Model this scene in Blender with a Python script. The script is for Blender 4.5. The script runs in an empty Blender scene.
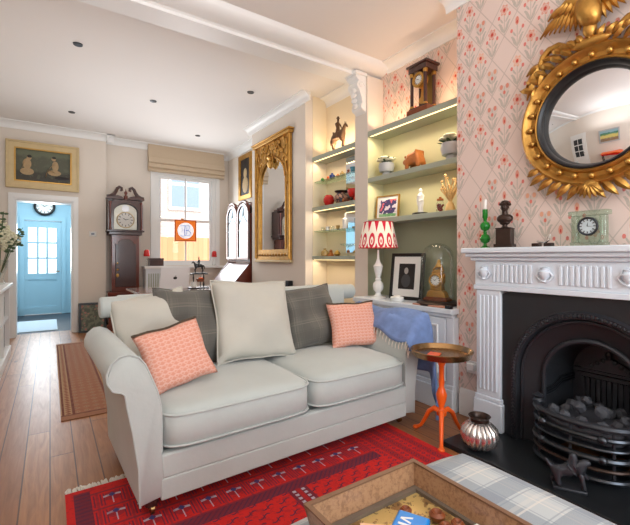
import bpy, bmesh, math, random
from mathutils import Vector, Matrix
random.seed(7)
PI = math.pi
C = bpy.context.scene.collection
R = math.radians

# ------------------------------------------------------------ colour / node helpers
def S(r, g, b):
    def f(c):
        c /= 255.0
        return c/12.92 if c <= 0.04045 else ((c+0.055)/1.055)**2.4
    return (f(r), f(g), f(b), 1.0)

class E:
    """small expression wrapper round shader math nodes"""
    def __init__(s, nt, v): s.nt = nt; s.v = v
    def op(s, o, *a, clamp=False):
        n = s.nt.nodes.new('ShaderNodeMath'); n.operation = o; n.use_clamp = clamp
        for i, x in enumerate((s,)+a):
            v = x.v if isinstance(x, E) else x
            if isinstance(v, (int, float)): n.inputs[i].default_value = float(v)
            else: s.nt.links.new(v, n.inputs[i])
        return E(s.nt, n.outputs[0])
    def __add__(s, o): return s.op('ADD', o)
    __radd__ = __add__
    def __sub__(s, o): return s.op('SUBTRACT', o)
    def __rsub__(s, o): return E(s.nt, float(o)).op('SUBTRACT', s)
    def __mul__(s, o): return s.op('MULTIPLY', o)
    __rmul__ = __mul__
    def __truediv__(s, o): return s.op('DIVIDE', o)
    def abs(s): return s.op('ABSOLUTE')
    def floor(s): return s.op('FLOOR')
    def fract(s): return s.op('FRACT')
    def sin(s): return s.op('SINE')
    def sqrt(s): return s.op('SQRT')
    def min(s, o): return s.op('MINIMUM', o)
    def max(s, o): return s.op('MAXIMUM', o)
    def lt(s, o): return s.op('LESS_THAN', o)
    def gt(s, o): return s.op('GREATER_THAN', o)
    def atan2(s, o): return s.op('ARCTAN2', o)
    def clamp(s): return s.op('ADD', 0.0, clamp=True)

def ell(x, y, rx, ry):                      # 1 inside an ellipse
    return ((x/rx)*(x/rx)+(y/ry)*(y/ry)).lt(1.0)

def new_mat(name):
    m = bpy.data.materials.new(name); m.use_nodes = True
    nt = m.node_tree
    return m, nt, nt.nodes['Principled BSDF']
def coords(nt, kind='Object'):
    tc = nt.nodes.new('ShaderNodeTexCoord'); sp = nt.nodes.new('ShaderNodeSeparateXYZ')
    nt.links.new(tc.outputs[kind], sp.inputs[0])
    return E(nt, sp.outputs[0]), E(nt, sp.outputs[1]), E(nt, sp.outputs[2]), tc.outputs[kind]
def comb(nt, x, y, z=0.0):
    n = nt.nodes.new('ShaderNodeCombineXYZ')
    for i, v in enumerate((x, y, z)):
        v = v.v if isinstance(v, E) else v
        if isinstance(v, (int, float)): n.inputs[i].default_value = v
        else: nt.links.new(v, n.inputs[i])
    return n.outputs[0]
def noise(nt, vec, scale=5, detail=3, rough=.55, dist=0.0):
    n = nt.nodes.new('ShaderNodeTexNoise'); n.inputs['Scale'].default_value = scale
    n.inputs['Detail'].default_value = detail; n.inputs['Roughness'].default_value = rough
    n.inputs['Distortion'].default_value = dist
    nt.links.new(vec, n.inputs['Vector']); return E(nt, n.outputs['Fac'])
def white(nt, vec):
    n = nt.nodes.new('ShaderNodeTexWhiteNoise'); nt.links.new(vec, n.inputs['Vector']); return E(nt, n.outputs['Value'])
def mix(nt, f, a, b):
    n = nt.nodes.new('ShaderNodeMix'); n.data_type = 'RGBA'
    for i, v in ((0, f), (6, a), (7, b)):
        v = v.v if isinstance(v, E) else v
        if isinstance(v, (int, float)): n.inputs[i].default_value = v
        elif isinstance(v, tuple): n.inputs[i].default_value = v
        else: nt.links.new(v, n.inputs[i])
    return n.outputs[2]
def setc(nt, b, col): nt.links.new(col, b.inputs['Base Color'])
def bump(nt, b, h, strength=.3, dist=.01):
    n = nt.nodes.new('ShaderNodeBump'); n.inputs['Strength'].default_value = strength
    n.inputs['Distance'].default_value = dist
    nt.links.new(h.v, n.inputs['Height']); nt.links.new(n.outputs[0], b.inputs['Normal'])

def mat(name, c, rough=.5, metal=0, var=.06, vs=20, bmp=0, bs=60, coat=0, trans=0, emit=None, es=0, sheen=0, ior=1.45):
    m, nt, b = new_mat(name)
    b.inputs['Roughness'].default_value = rough; b.inputs['Metallic'].default_value = metal
    b.inputs['Coat Weight'].default_value = coat; b.inputs['Coat Roughness'].default_value = .08
    b.inputs['Transmission Weight'].default_value = trans; b.inputs['IOR'].default_value = ior
    b.inputs['Sheen Weight'].default_value = sheen
    x, y, z, v = coords(nt)
    n = noise(nt, v, vs, 3)
    hi = tuple(min(1, k*(1+var)) for k in c[:3])+(1,); lo = tuple(k*(1-var) for k in c[:3])+(1,)
    setc(nt, b, mix(nt, n, lo, hi))
    if bmp: bump(nt, b, noise(nt, v, bs, 4), bmp, .004)
    if emit: b.inputs['Emission Color'].default_value = emit; b.inputs['Emission Strength'].default_value = es
    return m

# ------------------------------------------------------------ materials
M = {}
M['wall'] = mat('cream wall paint', S(229, 219, 207), .8, var=.015, vs=2)
M['wallwarm'] = mat('warm alcove paint', S(240, 225, 196), .8, var=.015, vs=2)
M['ceiling'] = mat('white ceiling paint', S(238, 234, 230), .85, var=.01, vs=2)
M['trim'] = mat('white gloss trim', S(240, 240, 238), .35, var=.01, vs=3)
M['marble'] = mat('white painted mantel', S(222, 232, 242), .35, var=.02, vs=5)
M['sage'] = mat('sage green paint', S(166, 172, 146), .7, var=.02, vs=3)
M['shelf'] = mat('grey green shelf paint', S(168, 176, 160), .5, var=.02, vs=3)
M['cabinet'] = mat('pale grey white cabinet paint', S(222, 228, 234), .4, var=.015, vs=3)
M['blue'] = mat('pale blue kitchen paint', S(156, 194, 210), .6, var=.03, vs=3)
M['slate'] = mat('grey slate tiles', S(50, 62, 72), .6, var=.15, vs=4)
M['iron'] = mat('blackened cast iron', S(58, 61, 67), .42, .5, var=.2, vs=14, bmp=.3, bs=40)
M['ironp'] = mat('polished dark iron plate', S(42, 44, 48), .42, .2, var=.12, vs=5)
M['steel'] = mat('worn iron bar', S(72, 76, 82), .3, .9, var=.15, vs=20)
M['slab'] = mat('black slate hearth', S(30, 33, 36), .3, var=.2, vs=6)
M['coal'] = mat('dark grey coal', S(66, 68, 74), .7, var=.3, vs=20, bmp=.6, bs=30)
M['gold'] = mat('old gilt', S(186, 140, 70), .4, .85, var=.5, vs=16, bmp=.5, bs=45)
M['goldl'] = mat('polished gilt', S(196, 152, 80), .32, .85, var=.2, vs=14)
M['antg'] = mat('pale gilt frame', S(206, 184, 140), .5, .25, var=.12, vs=14)
M['mirror'] = mat('silvered glass', (.86, .88, .9, 1), .015, 1, var=0)
M['dimm'] = mat('old dim mirror glass', (.26, .31, .34, 1), .14, 1, var=.15, vs=6)
M['black'] = mat('black paint', S(22, 22, 24), .35, var=.1)
M['white'] = mat('white glazed china', S(240, 240, 236), .2, var=.01)
M['grey'] = mat('grey glazed pot', S(186, 188, 190), .4, var=.05)
M['mahog'] = mat('mahogany', S(104, 46, 32), .22, var=.35, vs=8, coat=.6)
M['dmahog'] = mat('dark mahogany', S(66, 38, 34), .28, var=.3, vs=8, coat=.5)
M['walnut'] = mat('warm brown wood', S(122, 62, 28), .35, var=.3, vs=18)
M['oakc'] = mat('orange brown carved wood', S(186, 108, 48), .5, var=.2, vs=30)
M['orange'] = mat('bright orange paint', S(240, 98, 28), .3, var=.05)
M['green'] = mat('green glass', S(36, 150, 48), .12, var=.2, trans=.35)
M['bronze'] = mat('dark bronze', S(62, 48, 42), .35, .6, var=.3, vs=30)
M['horse'] = mat('brown patinated bronze', S(104, 78, 56), .45, .4, var=.3, vs=20)
M['silver'] = mat('mercury silver glass', S(214, 210, 206), .24, .9, var=.12, vs=30)
M['alu'] = mat('brushed aluminium', S(208, 210, 214), .35, .5, var=.01)
M['red'] = mat('red glass', S(206, 42, 38), .2, var=.1)
M['leaf'] = mat('green leaf', S(74, 98, 62), .5, var=.3)
M['cream'] = mat('cream petal', S(236, 234, 206), .6, var=.08)
M['candle'] = mat('white wax', S(245, 242, 236), .5, var=.01)
M['brass'] = mat('antique brass', S(160, 126, 84), .25, .9, var=.25, vs=18)
M['sofa'] = mat('pale grey velvet', S(183, 190, 187), .85, var=.11, vs=4, bmp=.2, bs=45, sheen=.3)
M['fringe'] = mat('undyed cotton fringe', S(226, 218, 206), .95, var=.1, vs=60)
M['cushc'] = mat('stone linen', S(194, 192, 182), .9, var=.05, vs=9, bmp=.2, bs=150, sheen=.2)
M['trimf'] = mat('dark olive braid', S(84, 72, 58), .9, var=.3, vs=120)
M['denim'] = mat('blue woven throw', S(118, 142, 190), .9, var=.3, vs=18, bmp=.4, bs=120)
M['blind'] = mat('beige linen blind', S(206, 186, 160), .9, var=.05, vs=30)
M['lead'] = mat('grey lead', S(150, 150, 150), .4, .4)
M['paper'] = mat('white card', S(236, 236, 232), .8, var=.01)
M['pinkw'] = mat('rosy polished wood', S(196, 140, 116), .3, var=.2, vs=12)
M['strip'] = mat('warm light strip', S(255, 240, 200), .5, emit=S(255, 222, 160), es=2.2)
M['lampg'] = mat('downlight lens', S(150, 140, 128), .3, var=.05)
M['brick'] = None
M['amber'] = mat('amber glass', S(226, 190, 120), .2, var=.1, trans=.3)
M['tealg'] = mat('turquoise glass', S(90, 160, 190), .2, var=.1, trans=.2)
M['bluepk'] = mat('bright blue foil', S(20, 130, 215), .3, var=.15, vs=25)
M['lilac'] = mat('faded spine cloth', S(130, 110, 130), .7, var=.3, vs=6)

def glass_mat(name, tint=(1, 1, 1, 1), refl=.1):
    m = bpy.data.materials.new(name); m.use_nodes = True; nt = m.node_tree; nt.nodes.clear()
    o = nt.nodes.new('ShaderNodeOutputMaterial'); t = nt.nodes.new('ShaderNodeBsdfTransparent')
    g = nt.nodes.new('ShaderNodeBsdfGlossy'); g.inputs['Roughness'].default_value = .03
    f = nt.nodes.new('ShaderNodeLayerWeight'); f.inputs['Blend'].default_value = .25
    mx = nt.nodes.new('ShaderNodeMixShader'); ad = nt.nodes.new('ShaderNodeMath'); ad.operation = 'MULTIPLY_ADD'
    ad.inputs[1].default_value = .32; ad.inputs[2].default_value = refl*.4; ad.use_clamp = True
    nt.links.new(f.outputs['Fresnel'], ad.inputs[0]); nt.links.new(ad.outputs[0], mx.inputs[0])
    t.inputs[0].default_value = tint
    nt.links.new(t.outputs[0], mx.inputs[1]); nt.links.new(g.outputs[0], mx.inputs[2]); nt.links.new(mx.outputs[0], o.inputs[0])
    return m
M['glass'] = glass_mat('clear glass', (.97, .99, .98, 1))
M['glassg'] = glass_mat('pale green glass', (.78, .9, .82, 1), .4)
M['pane'] = glass_mat('window glass', (.98, .99, 1, 1), .02)
M['lens'] = glass_mat('blue tinted cabinet glass', (.80, .88, .92, 1), .5)

# --- printed wallpaper: diamond trellis with stems and flowers (plane given by two of its axes)
def wallpaper(name, base, horiz='y'):
    m, nt, b = new_mat(name); b.inputs['Roughness'].default_value = .8
    X, Y, Z, vec = coords(nt)
    U = Y if horiz == 'y' else X
    wob = noise(nt, vec, 14, 2)*.012
    u = U/.175+wob; v = Z/.25
    a = u+v; c = u-v
    fa = a.fract()-.5; fb = c.fract()-.5
    ia = a.floor(); ib = c.floor()
    x = (fa+fb)*.5; y = (fa-fb)*.5            # inside one diamond, -.5 .. .5
    h = white(nt, comb(nt, ia, ib, 3.0))
    h2 = white(nt, comb(nt, ib, ia, 9.0))
    line = (fa.abs().gt(.478)).max(fb.abs().gt(.478))
    x = x/1.42; y = y/1.3
    ax = x.abs()
    grey = (146, 150, 136)
    coral = mix(nt, h2, S(218, 118, 96), S(234, 172, 134))
    col = base
    # faint spots of colour over the paper
    vor = nt.nodes.new('ShaderNodeTexVoronoi'); vor.inputs['Scale'].default_value = 26; nt.links.new(vec, vor.inputs['Vector'])
    dots = E(nt, vor.outputs['Distance']).lt(.13)
    # kinds
    kA = h.lt(.34); kB = h.gt(.34)*h.lt(.62); kC = h.gt(.62)*h.lt(.88)
    # stems and leaves
    stem = (ax.lt(.010))*(y.gt(-.36))*(y.lt(.12))
    def leaf(cx, cy, rx, ry, ang):
        px_ = ax-cx; py_ = y-cy; ca, sa = math.cos(ang), math.sin(ang)
        return ell(px_*ca+py_*sa, py_*ca-px_*sa, rx, ry)
    leaves = leaf(.085, -.18, .115, .030, 1.0).max(leaf(.05, -.26, .085, .024, .8)).max(leaf(.08, -.05, .075, .020, .9)).max(leaf(.12, -.12, .06, .016, .5))
    g = (stem.max(leaves))*(kA.max(kB).max(kC))
    tex = noise(nt, vec, 90, 2)
    col = mix(nt, dots*.35*(kA.max(kB)), base, S(222, 150, 128))
    col = mix(nt, g*.62*(tex*.9+.4), col, S(160, 160, 146))
    # flowers
    th = x.atan2(y-.15); rr = (x*x+(y-.15)*(y-.15)).sqrt()
    pet = rr.lt((th*6.0).sin()*.018+.105)
    core = rr.lt(.035)
    col = mix(nt, pet*kA*.8*(tex*.7+.5).clamp(), col, coral)
    col = mix(nt, (rr.lt(.08))*(rr.gt(.062))*kA*.6, col, base)
    col = mix(nt, core*kA, col, S(206, 70, 56))
    # tall poppy bud pair
    bud = ell(x, y-.19, .05, .085)
    col = mix(nt, bud*kB*.9*(tex*.7+.5).clamp(), col, coral)
    col = mix(nt, ell(x, y-.17, .018, .035)*kB, col, S(200, 60, 50))
    side = ell(ax-.15, y-.03, .035, .04)
    col = mix(nt, side*(kB.max(kA))*.8, col, S(222, 96, 84))
    # heart cluster
    hrt = (ell(ax-.085, y-.10, .085, .075)).max((ax+y*-1.0).lt(.14)*(y.lt(.1))*(y.gt(-.12))*(ax-y).lt(.14)*ax.lt(.12))
    col = mix(nt, hrt*kC*.3*(tex*1.3), col, S(*grey))
    col = mix(nt, ell(ax-.085, y-.12, .045, .05)*kC*.85, col, coral)
    col = mix(nt, ell(x, y+.0, .035, .04)*kC*.85, col, S(226, 110, 90))
    col = mix(nt, ell(ax-.07, y+.33, .05, .018)*kA*.0, col, coral)
    col = mix(nt, line*.45, col, S(168, 154, 142))
    setc(nt, b, col); return m
M['paper_wall'] = wallpaper('pink floral trellis wallpaper', S(230, 209, 199))
M['paper_x'] = wallpaper('pink floral trellis wallpaper return', S(229, 205, 194), 'x')

def floor_mat():
    m, nt, b = new_mat('waxed pine floorboards')
    X, Y, Z, vec = coords(nt)
    w = .118
    u = X/w; i = u.floor(); f = u.fract()
    off = white(nt, comb(nt, i, 0.0, 1.0))*3.0
    v = (Y+off)/2.3; j = v.floor(); fv = v.fract()
    h = white(nt, comb(nt, i, j, 2.0))
    gr = noise(nt, comb(nt, X*14.0, Y*1.3, h*7.0), 2.2, 5, .6, 1.2)
    fine = noise(nt, comb(nt, X*90.0, Y*3.0, h*5.0), 2, 3)
    c = mix(nt, h, S(146, 84, 38), S(184, 118, 60))
    c = mix(nt, (gr*1.8-.4).clamp()*.8, c, S(108, 60, 28))
    c = mix(nt, fine*.2, c, S(194, 156, 116))
    kn = nt.nodes.new('ShaderNodeTexVoronoi'); kn.inputs['Scale'].default_value = 1.0
    nt.links.new(comb(nt, X*5.0, Y*1.7, 0.0), kn.inputs['Vector'])
    c = mix(nt, E(nt, kn.outputs['Distance']).lt(.085)*.6, c, S(80, 44, 24))
    gap = (f.lt(.03)).max(f.gt(.975)).max(fv.lt(.003))
    c = mix(nt, gap*.8, c, S(58, 38, 26))
    setc(nt, b, c)
    nt.links.new((gr*.2+.3).v, b.inputs['Roughness'])
    bump(nt, b, (1.0-gap)*.6+gr*.15, .3, .003)
    b.inputs['Coat Weight'].default_value = .15; b.inputs['Coat Roughness'].default_value = .25
    return m
M['floor'] = floor_mat()

def rug_mat():
    m, nt, b = new_mat('red tribal carpet'); b.inputs['Roughness'].default_value = .95
    X, Y, Z, vec = coords(nt)                       # local: x 0..1.86, y 0..2.1 (far edge 2.1)
    W, L = 1.86, 2.1
    D = L-Y                                        # distance from the far end
    red = S(208, 28, 22); dred = S(172, 24, 28); navy = S(52, 30, 62); plum = S(110, 34, 52); pale = S(196, 190, 204)
    tex = noise(nt, vec, 130, 2)
    # rows of star motifs across the end border
    def stars(px, py, wx, wy, c, gate):
        u = (px/wx).fract()-.5; v = (py/wy).fract()-.5
        au = u.abs()
        comb_ = (au.gt(.26))*(au.lt(.46))*(v.abs().lt(.36))*(((u*9.0).fract()-.5).abs().lt(.24)).max(v.abs().gt(.28)*au.gt(.1)*au.lt(.3)*v.abs().lt(.4))
        c = mix(nt, comb_*gate*.8, c, navy)
        wing = (v+.18-au*.12).abs().lt(.05)*(au.lt(.30))
        st = au.lt(.02)*(v.gt(-.3))*(v.lt(.34))
        c = mix(nt, ell(au, v+.1, .3, .26)*gate*.55, c, plum)
        c = mix(nt, (wing.max(st))*gate*.85, c, pale)
        c = mix(nt, ((au*1.0+(v+.18).abs()).lt(.13))*gate, c, S(40, 60, 120))
        return c
    # field
    fx = X/.085; fy = Y/.05
    row = fy.floor(); sh = (row*.5).fract()
    u = (fx+sh).fract()-.5; v = fy.fract()-.5
    hook = ((v-(u*7.0).sin()*.22).abs().lt(.085))*(u.abs().lt(.36))
    tick = (u.abs().lt(.045))*(v.abs().lt(.3))
    col = mix(nt, hook.max(tick*.7)*.9, red, navy)
    # divider bands in the field
    dv = ((X-.95).abs()).lt(.052)
    dots = (((X-.925).abs().lt(.009)).max((X-.975).abs().lt(.009)))*(((Y/.03).fract()).lt(.55))
    col = mix(nt, dv, col, plum); col = mix(nt, (((X-.95).abs()).lt(.012))*dv, col, dred); col = mix(nt, dots*.9, col, pale)
    # far end border
    endb = D.lt(.56)
    c2 = stars(X, D-.07, .125, .145, red, D.gt(.07)*D.lt(.505))
    sep = ((((D-.07)/.145).fract()-.5).abs().gt(.455))*D.gt(.05)
    c2 = mix(nt, sep*.8, c2, plum); c2 = mix(nt, (((X/.125).fract()-.5).abs().gt(.46))*D.gt(.07)*.6, c2, plum)
    col = mix(nt, endb, col, c2)
    band = (D.gt(.51))*(D.lt(.575))
    cb = mix(nt, ((((X+D)/.03).fract()).lt(.4))*.6, plum, navy)
    cb = mix(nt, ((D-.55).abs().gt(.042))*.9, cb, dred)
    col = mix(nt, band, col, cb)
    # side borders
    lb = X.lt(.10); rb = X.gt(1.52)
    q = (X-1.52)/.05
    cs = mix(nt, (q.floor()*.5).fract().gt(.2), red, dred)
    cs = mix(nt, ((((Y/.035).fract()-.5).abs()+((q.fract())-.5).abs()).lt(.34))*.8, cs, navy)
    cs = mix(nt, ((((Y/.035).fract()-.5).abs()+((q.fract())-.5).abs()).lt(.16))*.9, cs, red)
    col = mix(nt, rb, col, cs)
    cl = mix(nt, (X.gt(.03))*((((Y/.03).fract())).lt(.5))*.5, plum, navy)
    col = mix(nt, lb, col, cl)
    col = mix(nt, (X.lt(.032)).max(X.gt(W-.03)).max(D.lt(.03)), col, red)
    col = mix(nt, noise(nt, vec, 45, 3).gt(.56)*.35, col, S(120, 24, 40)); col = mix(nt, tex*.2, col, S(150, 20, 24))
    setc(nt, b, col); bump(nt, b, tex, .35, .004)
    return m
M['rug'] = rug_mat()

def runner_mat():
    m, nt, b = new_mat('faded brown runner'); b.inputs['Roughness'].default_value = .95
    X, Y, Z, vec = coords(nt)
    ax = X.abs()
    base = S(150, 98, 76)
    u = (X/.065).fract()-.5; v = (Y/.085).fract()-.5
    dd = (u.abs()+v.abs())
    n = noise(nt, vec, 26, 3)
    c = mix(nt, dd.lt(.36), base, S(172, 136, 106)); c = mix(nt, dd.lt(.22), c, S(112, 62, 54)); c = mix(nt, dd.lt(.1), c, S(190, 160, 130))
    v2 = (Y/.045).fract()-.5
    bd = ax.gt(.12)
    c = mix(nt, bd, c, S(176, 142, 108))
    c = mix(nt, bd*((v2.abs()+(ax-.152).abs()*20.0).lt(.42)), c, S(128, 66, 52))
    c = mix(nt, ((ax-.12).abs().lt(.009)).max((ax-.185).abs().lt(.007)), c, S(104, 52, 46))
    c = mix(nt, (Y.abs().gt(1.36)), c, S(150, 104, 80)); c = mix(nt, ((Y.abs()-1.36).abs().lt(.01)), c, S(104, 52, 46))
    c = mix(nt, ((n-.35)*1.4).clamp()*.6, c, S(168, 130, 98))
    setc(nt, b, c); return m
M['runner'] = runner_mat()

def plaid(name, base, dark, light, per, kind='xz', fine=.4):
    m, nt, b = new_mat(name); b.inputs['Roughness'].default_value = .92; b.inputs['Sheen Weight'].default_value = .15
    X, Y, Z, vec = coords(nt)
    U, V = (X, Z) if kind == 'xz' else (X, Y)
    c = base
    for T in (U, V):
        f = (T/per).fract()
        c = mix(nt, ((f-.5).abs().lt(.17))*(.42 if kind == 'xz' else .62), c, dark)
        c = mix(nt, (((f-.5).abs()-.22).abs().lt(.012))*.5, c, dark)
        c = mix(nt, ((f-.02).abs().lt(.016))*.6, c, light)
        c = mix(nt, ((f-.12).abs().lt(.035))*.25, c, light)
    n = noise(nt, comb(nt, U*14.0, V*14.0, 0.0), 30, 2)
    c = mix(nt, n*fine, c, light)
    setc(nt, b, c); bump(nt, b, noise(nt, vec, 220, 2), .15, .003); return m
M['plaidg'] = plaid('grey tweed plaid', S(100, 98, 92), S(82, 80, 76), S(134, 128, 116), .17, fine=.15)
M['plaidb'] = plaid('pale blue grey plaid', S(176, 186, 190), S(92, 112, 134), S(216, 210, 200), .2, 'xy', .35)

def pink_mat():
    m, nt, b = new_mat('coral pink woven cushion'); b.inputs['Roughness'].default_value = .9
    X, Y, Z, vec = coords(nt)
    u = (X/.03).fract()-.5; v = (Z/.022).fract()-.5
    w = ((u.abs()*.8+v).fract()-.5).abs()
    r = (u*u+v*v).sqrt()
    pat = (w.lt(.13)).max((r-.25).abs().lt(.07))
    n = noise(nt, vec, 60, 3)
    c = mix(nt, pat*.6, S(222, 156, 136), S(238, 206, 190))
    c = mix(nt, n*.35, c, S(216, 130, 108))
    setc(nt, b, c); return m
M['pink'] = pink_mat()

def ikat_mat():
    m, nt, b = new_mat('red and cream ikat shade'); b.inputs['Roughness'].default_value = .8
    X, Y, Z, vec = coords(nt)
    th = Y.atan2(X)
    j = noise(nt, comb(nt, th*30.0, Z*2.0, 0.0), 1.5, 2)*.05
    u = (th/(2*PI/13)).fract()-.5
    z = (Z-1.23)/.245+j
    au = u.abs()
    big = ell(au, z-.32, .34, .27)
    inner = ell(au, z-.30, .17, .15)
    dot = ell(au, z-.28, .07, .07)
    neck = (au.lt(.13))*(z.gt(.5))
    top = ((0.5-au).lt((z-.62)*.75))*(z.gt(.6))
    low = ((0.5-au).lt((.22-z)*.9))
    f = (big-inner).clamp().max(dot).max(top).max(low)
    c = mix(nt, neck*.0+f, S(246, 232, 214), S(202, 30, 58))
    setc(nt, b, c)
    nt.links.new(c, b.inputs['Emission Color']); b.inputs['Emission Strength'].default_value = .18
    return m
M['ikat'] = ikat_mat()

def painting(name, cols, bands, kind='x'):
    """loose landscape: horizontal bands broken up by noise; cols bottom to top, local z 0..1"""
    m, nt, b = new_mat(name); b.inputs['Roughness'].default_value = .5
    X, Y, Z, vec = coords(nt)
    n = noise(nt, vec, 9, 4); n2 = noise(nt, vec, 22, 3)
    c = cols[0]
    for k in range(1, len(cols)):
        c = mix(nt, ((Z+n*.12-.06-bands[k-1])*30.0).clamp(), c, cols[k])
    c = mix(nt, n2.gt(.58)*.4, c, cols[-1])
    setc(nt, b, c); return m
M['land'] = painting('green and yellow landscape', [S(150, 120, 90), S(226, 210, 120), S(110, 150, 90), S(60, 130, 110), S(150, 190, 200)], [-.13, .03, .08, .13])
M['figp'] = painting('dark olive painted ground', [S(62, 58, 46), S(84, 86, 68), S(104, 108, 84)], [-.1, .12])
M['skin'] = mat('ochre painted figure', S(176, 150, 112), .6, var=.25, vs=30)
M['drk'] = mat('sooty paint', S(34, 30, 30), .5, var=.4, vs=12)
M['needle'] = None
def needle_mat():
    m, nt, b = new_mat('needlework flowers'); b.inputs['Roughness'].default_value = .9
    X, Y, Z, vec = coords(nt)
    n = noise(nt, vec, 16, 3)
    vor = nt.nodes.new('ShaderNodeTexVoronoi'); vor.inputs['Scale'].default_value = 17; nt.links.new(vec, vor.inputs['Vector'])
    d = E(nt, vor.outputs['Distance'])
    c = mix(nt, n.gt(.52), S(96, 104, 92), S(128, 132, 116))
    c = mix(nt, d.lt(.3)*.7, c, S(186, 136, 128)); c = mix(nt, d.lt(.12), c, S(196, 96, 96))
    setc(nt, b, c); return m
M['needle'] = needle_mat()
def brick_mat():
    m, nt, b = new_mat('pale stock brick'); X, Y, Z, vec = coords(nt)
    t = nt.nodes.new('ShaderNodeTexBrick'); t.inputs['Scale'].default_value = 4.5
    t.inputs['Color1'].default_value = S(206, 176, 160); t.inputs['Color2'].default_value = S(222, 200, 186); t.inputs['Mortar'].default_value = S(230, 224, 216)
    nt.links.new(comb(nt, X, Z, 0.0), t.inputs['Vector']); nt.links.new(t.outputs[0], b.inputs['Base Color']); return m
M['brick'] = brick_mat()
def fence_mat():
    m, nt, b = new_mat('orange cedar fence'); X, Y, Z, vec = coords(nt)
    f = (X/.12).fract(); h = white(nt, comb(nt, (X/.12).floor(), 0.0, 0.0))
    c = mix(nt, h, S(214, 142, 92), S(228, 166, 118)); c = mix(nt, f.lt(.07)*.6, c, S(150, 92, 50))
    setc(nt, b, c); return m
M['fence'] = fence_mat()
def tray_mat():
    m, nt, b = new_mat('antiqued mottled gilt glass')
    X, Y, Z, vec = coords(nt); n = noise(nt, vec, 18, 5, .7); n2 = noise(nt, vec, 60, 3)
    c = mix(nt, n.gt(.54)*.7, S(206, 176, 112), S(120, 76, 44)); c = mix(nt, n2.gt(.6)*.7, c, S(74, 52, 38))
    setc(nt, b, c); b.inputs['Metallic'].default_value = .35; b.inputs['Roughness'].default_value = .32; return m
M['tray'] = tray_mat()
def trayside_mat():
    m, nt, b = new_mat('speckled tan lacquer')
    X, Y, Z, vec = coords(nt); n = noise(nt, vec, 75, 4, .75); n2 = noise(nt, vec, 30, 3)
    c = mix(nt, ((n-.45)*6.0).clamp()*.7, S(158, 120, 88), S(100, 62, 42)); c = mix(nt, n2*.4, c, S(184, 148, 112))
    setc(nt, b, c); b.inputs['Roughness'].default_value = .3; b.inputs['Coat Weight'].default_value = .3; return m
M['trayside'] = trayside_mat()
def vase_mat():
    m, nt, b = new_mat('patterned pottery'); X, Y, Z, vec = coords(nt)
    n = noise(nt, vec, 30, 2); c = mix(nt, n.gt(.5), S(190, 150, 130), S(96, 60, 50)); c = mix(nt, n.gt(.6), c, S(70, 90, 110))
    setc(nt, b, c); b.inputs['Roughness'].default_value = .35; return m
M['pot'] = vase_mat()
def bookpic_mat():
    m, nt, b = new_mat('bright collage print'); X, Y, Z, vec = coords(nt)
    n = noise(nt, vec, 14, 2); c = mix(nt, n.gt(.47), S(226, 214, 226), S(70, 60, 110))
    c = mix(nt, (Z-.05).lt(0)*.8, c, S(120, 180, 110)); c = mix(nt, n.gt(.6), c, S(226, 110, 120))
    setc(nt, b, c); return m
M['collage'] = bookpic_mat()

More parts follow.
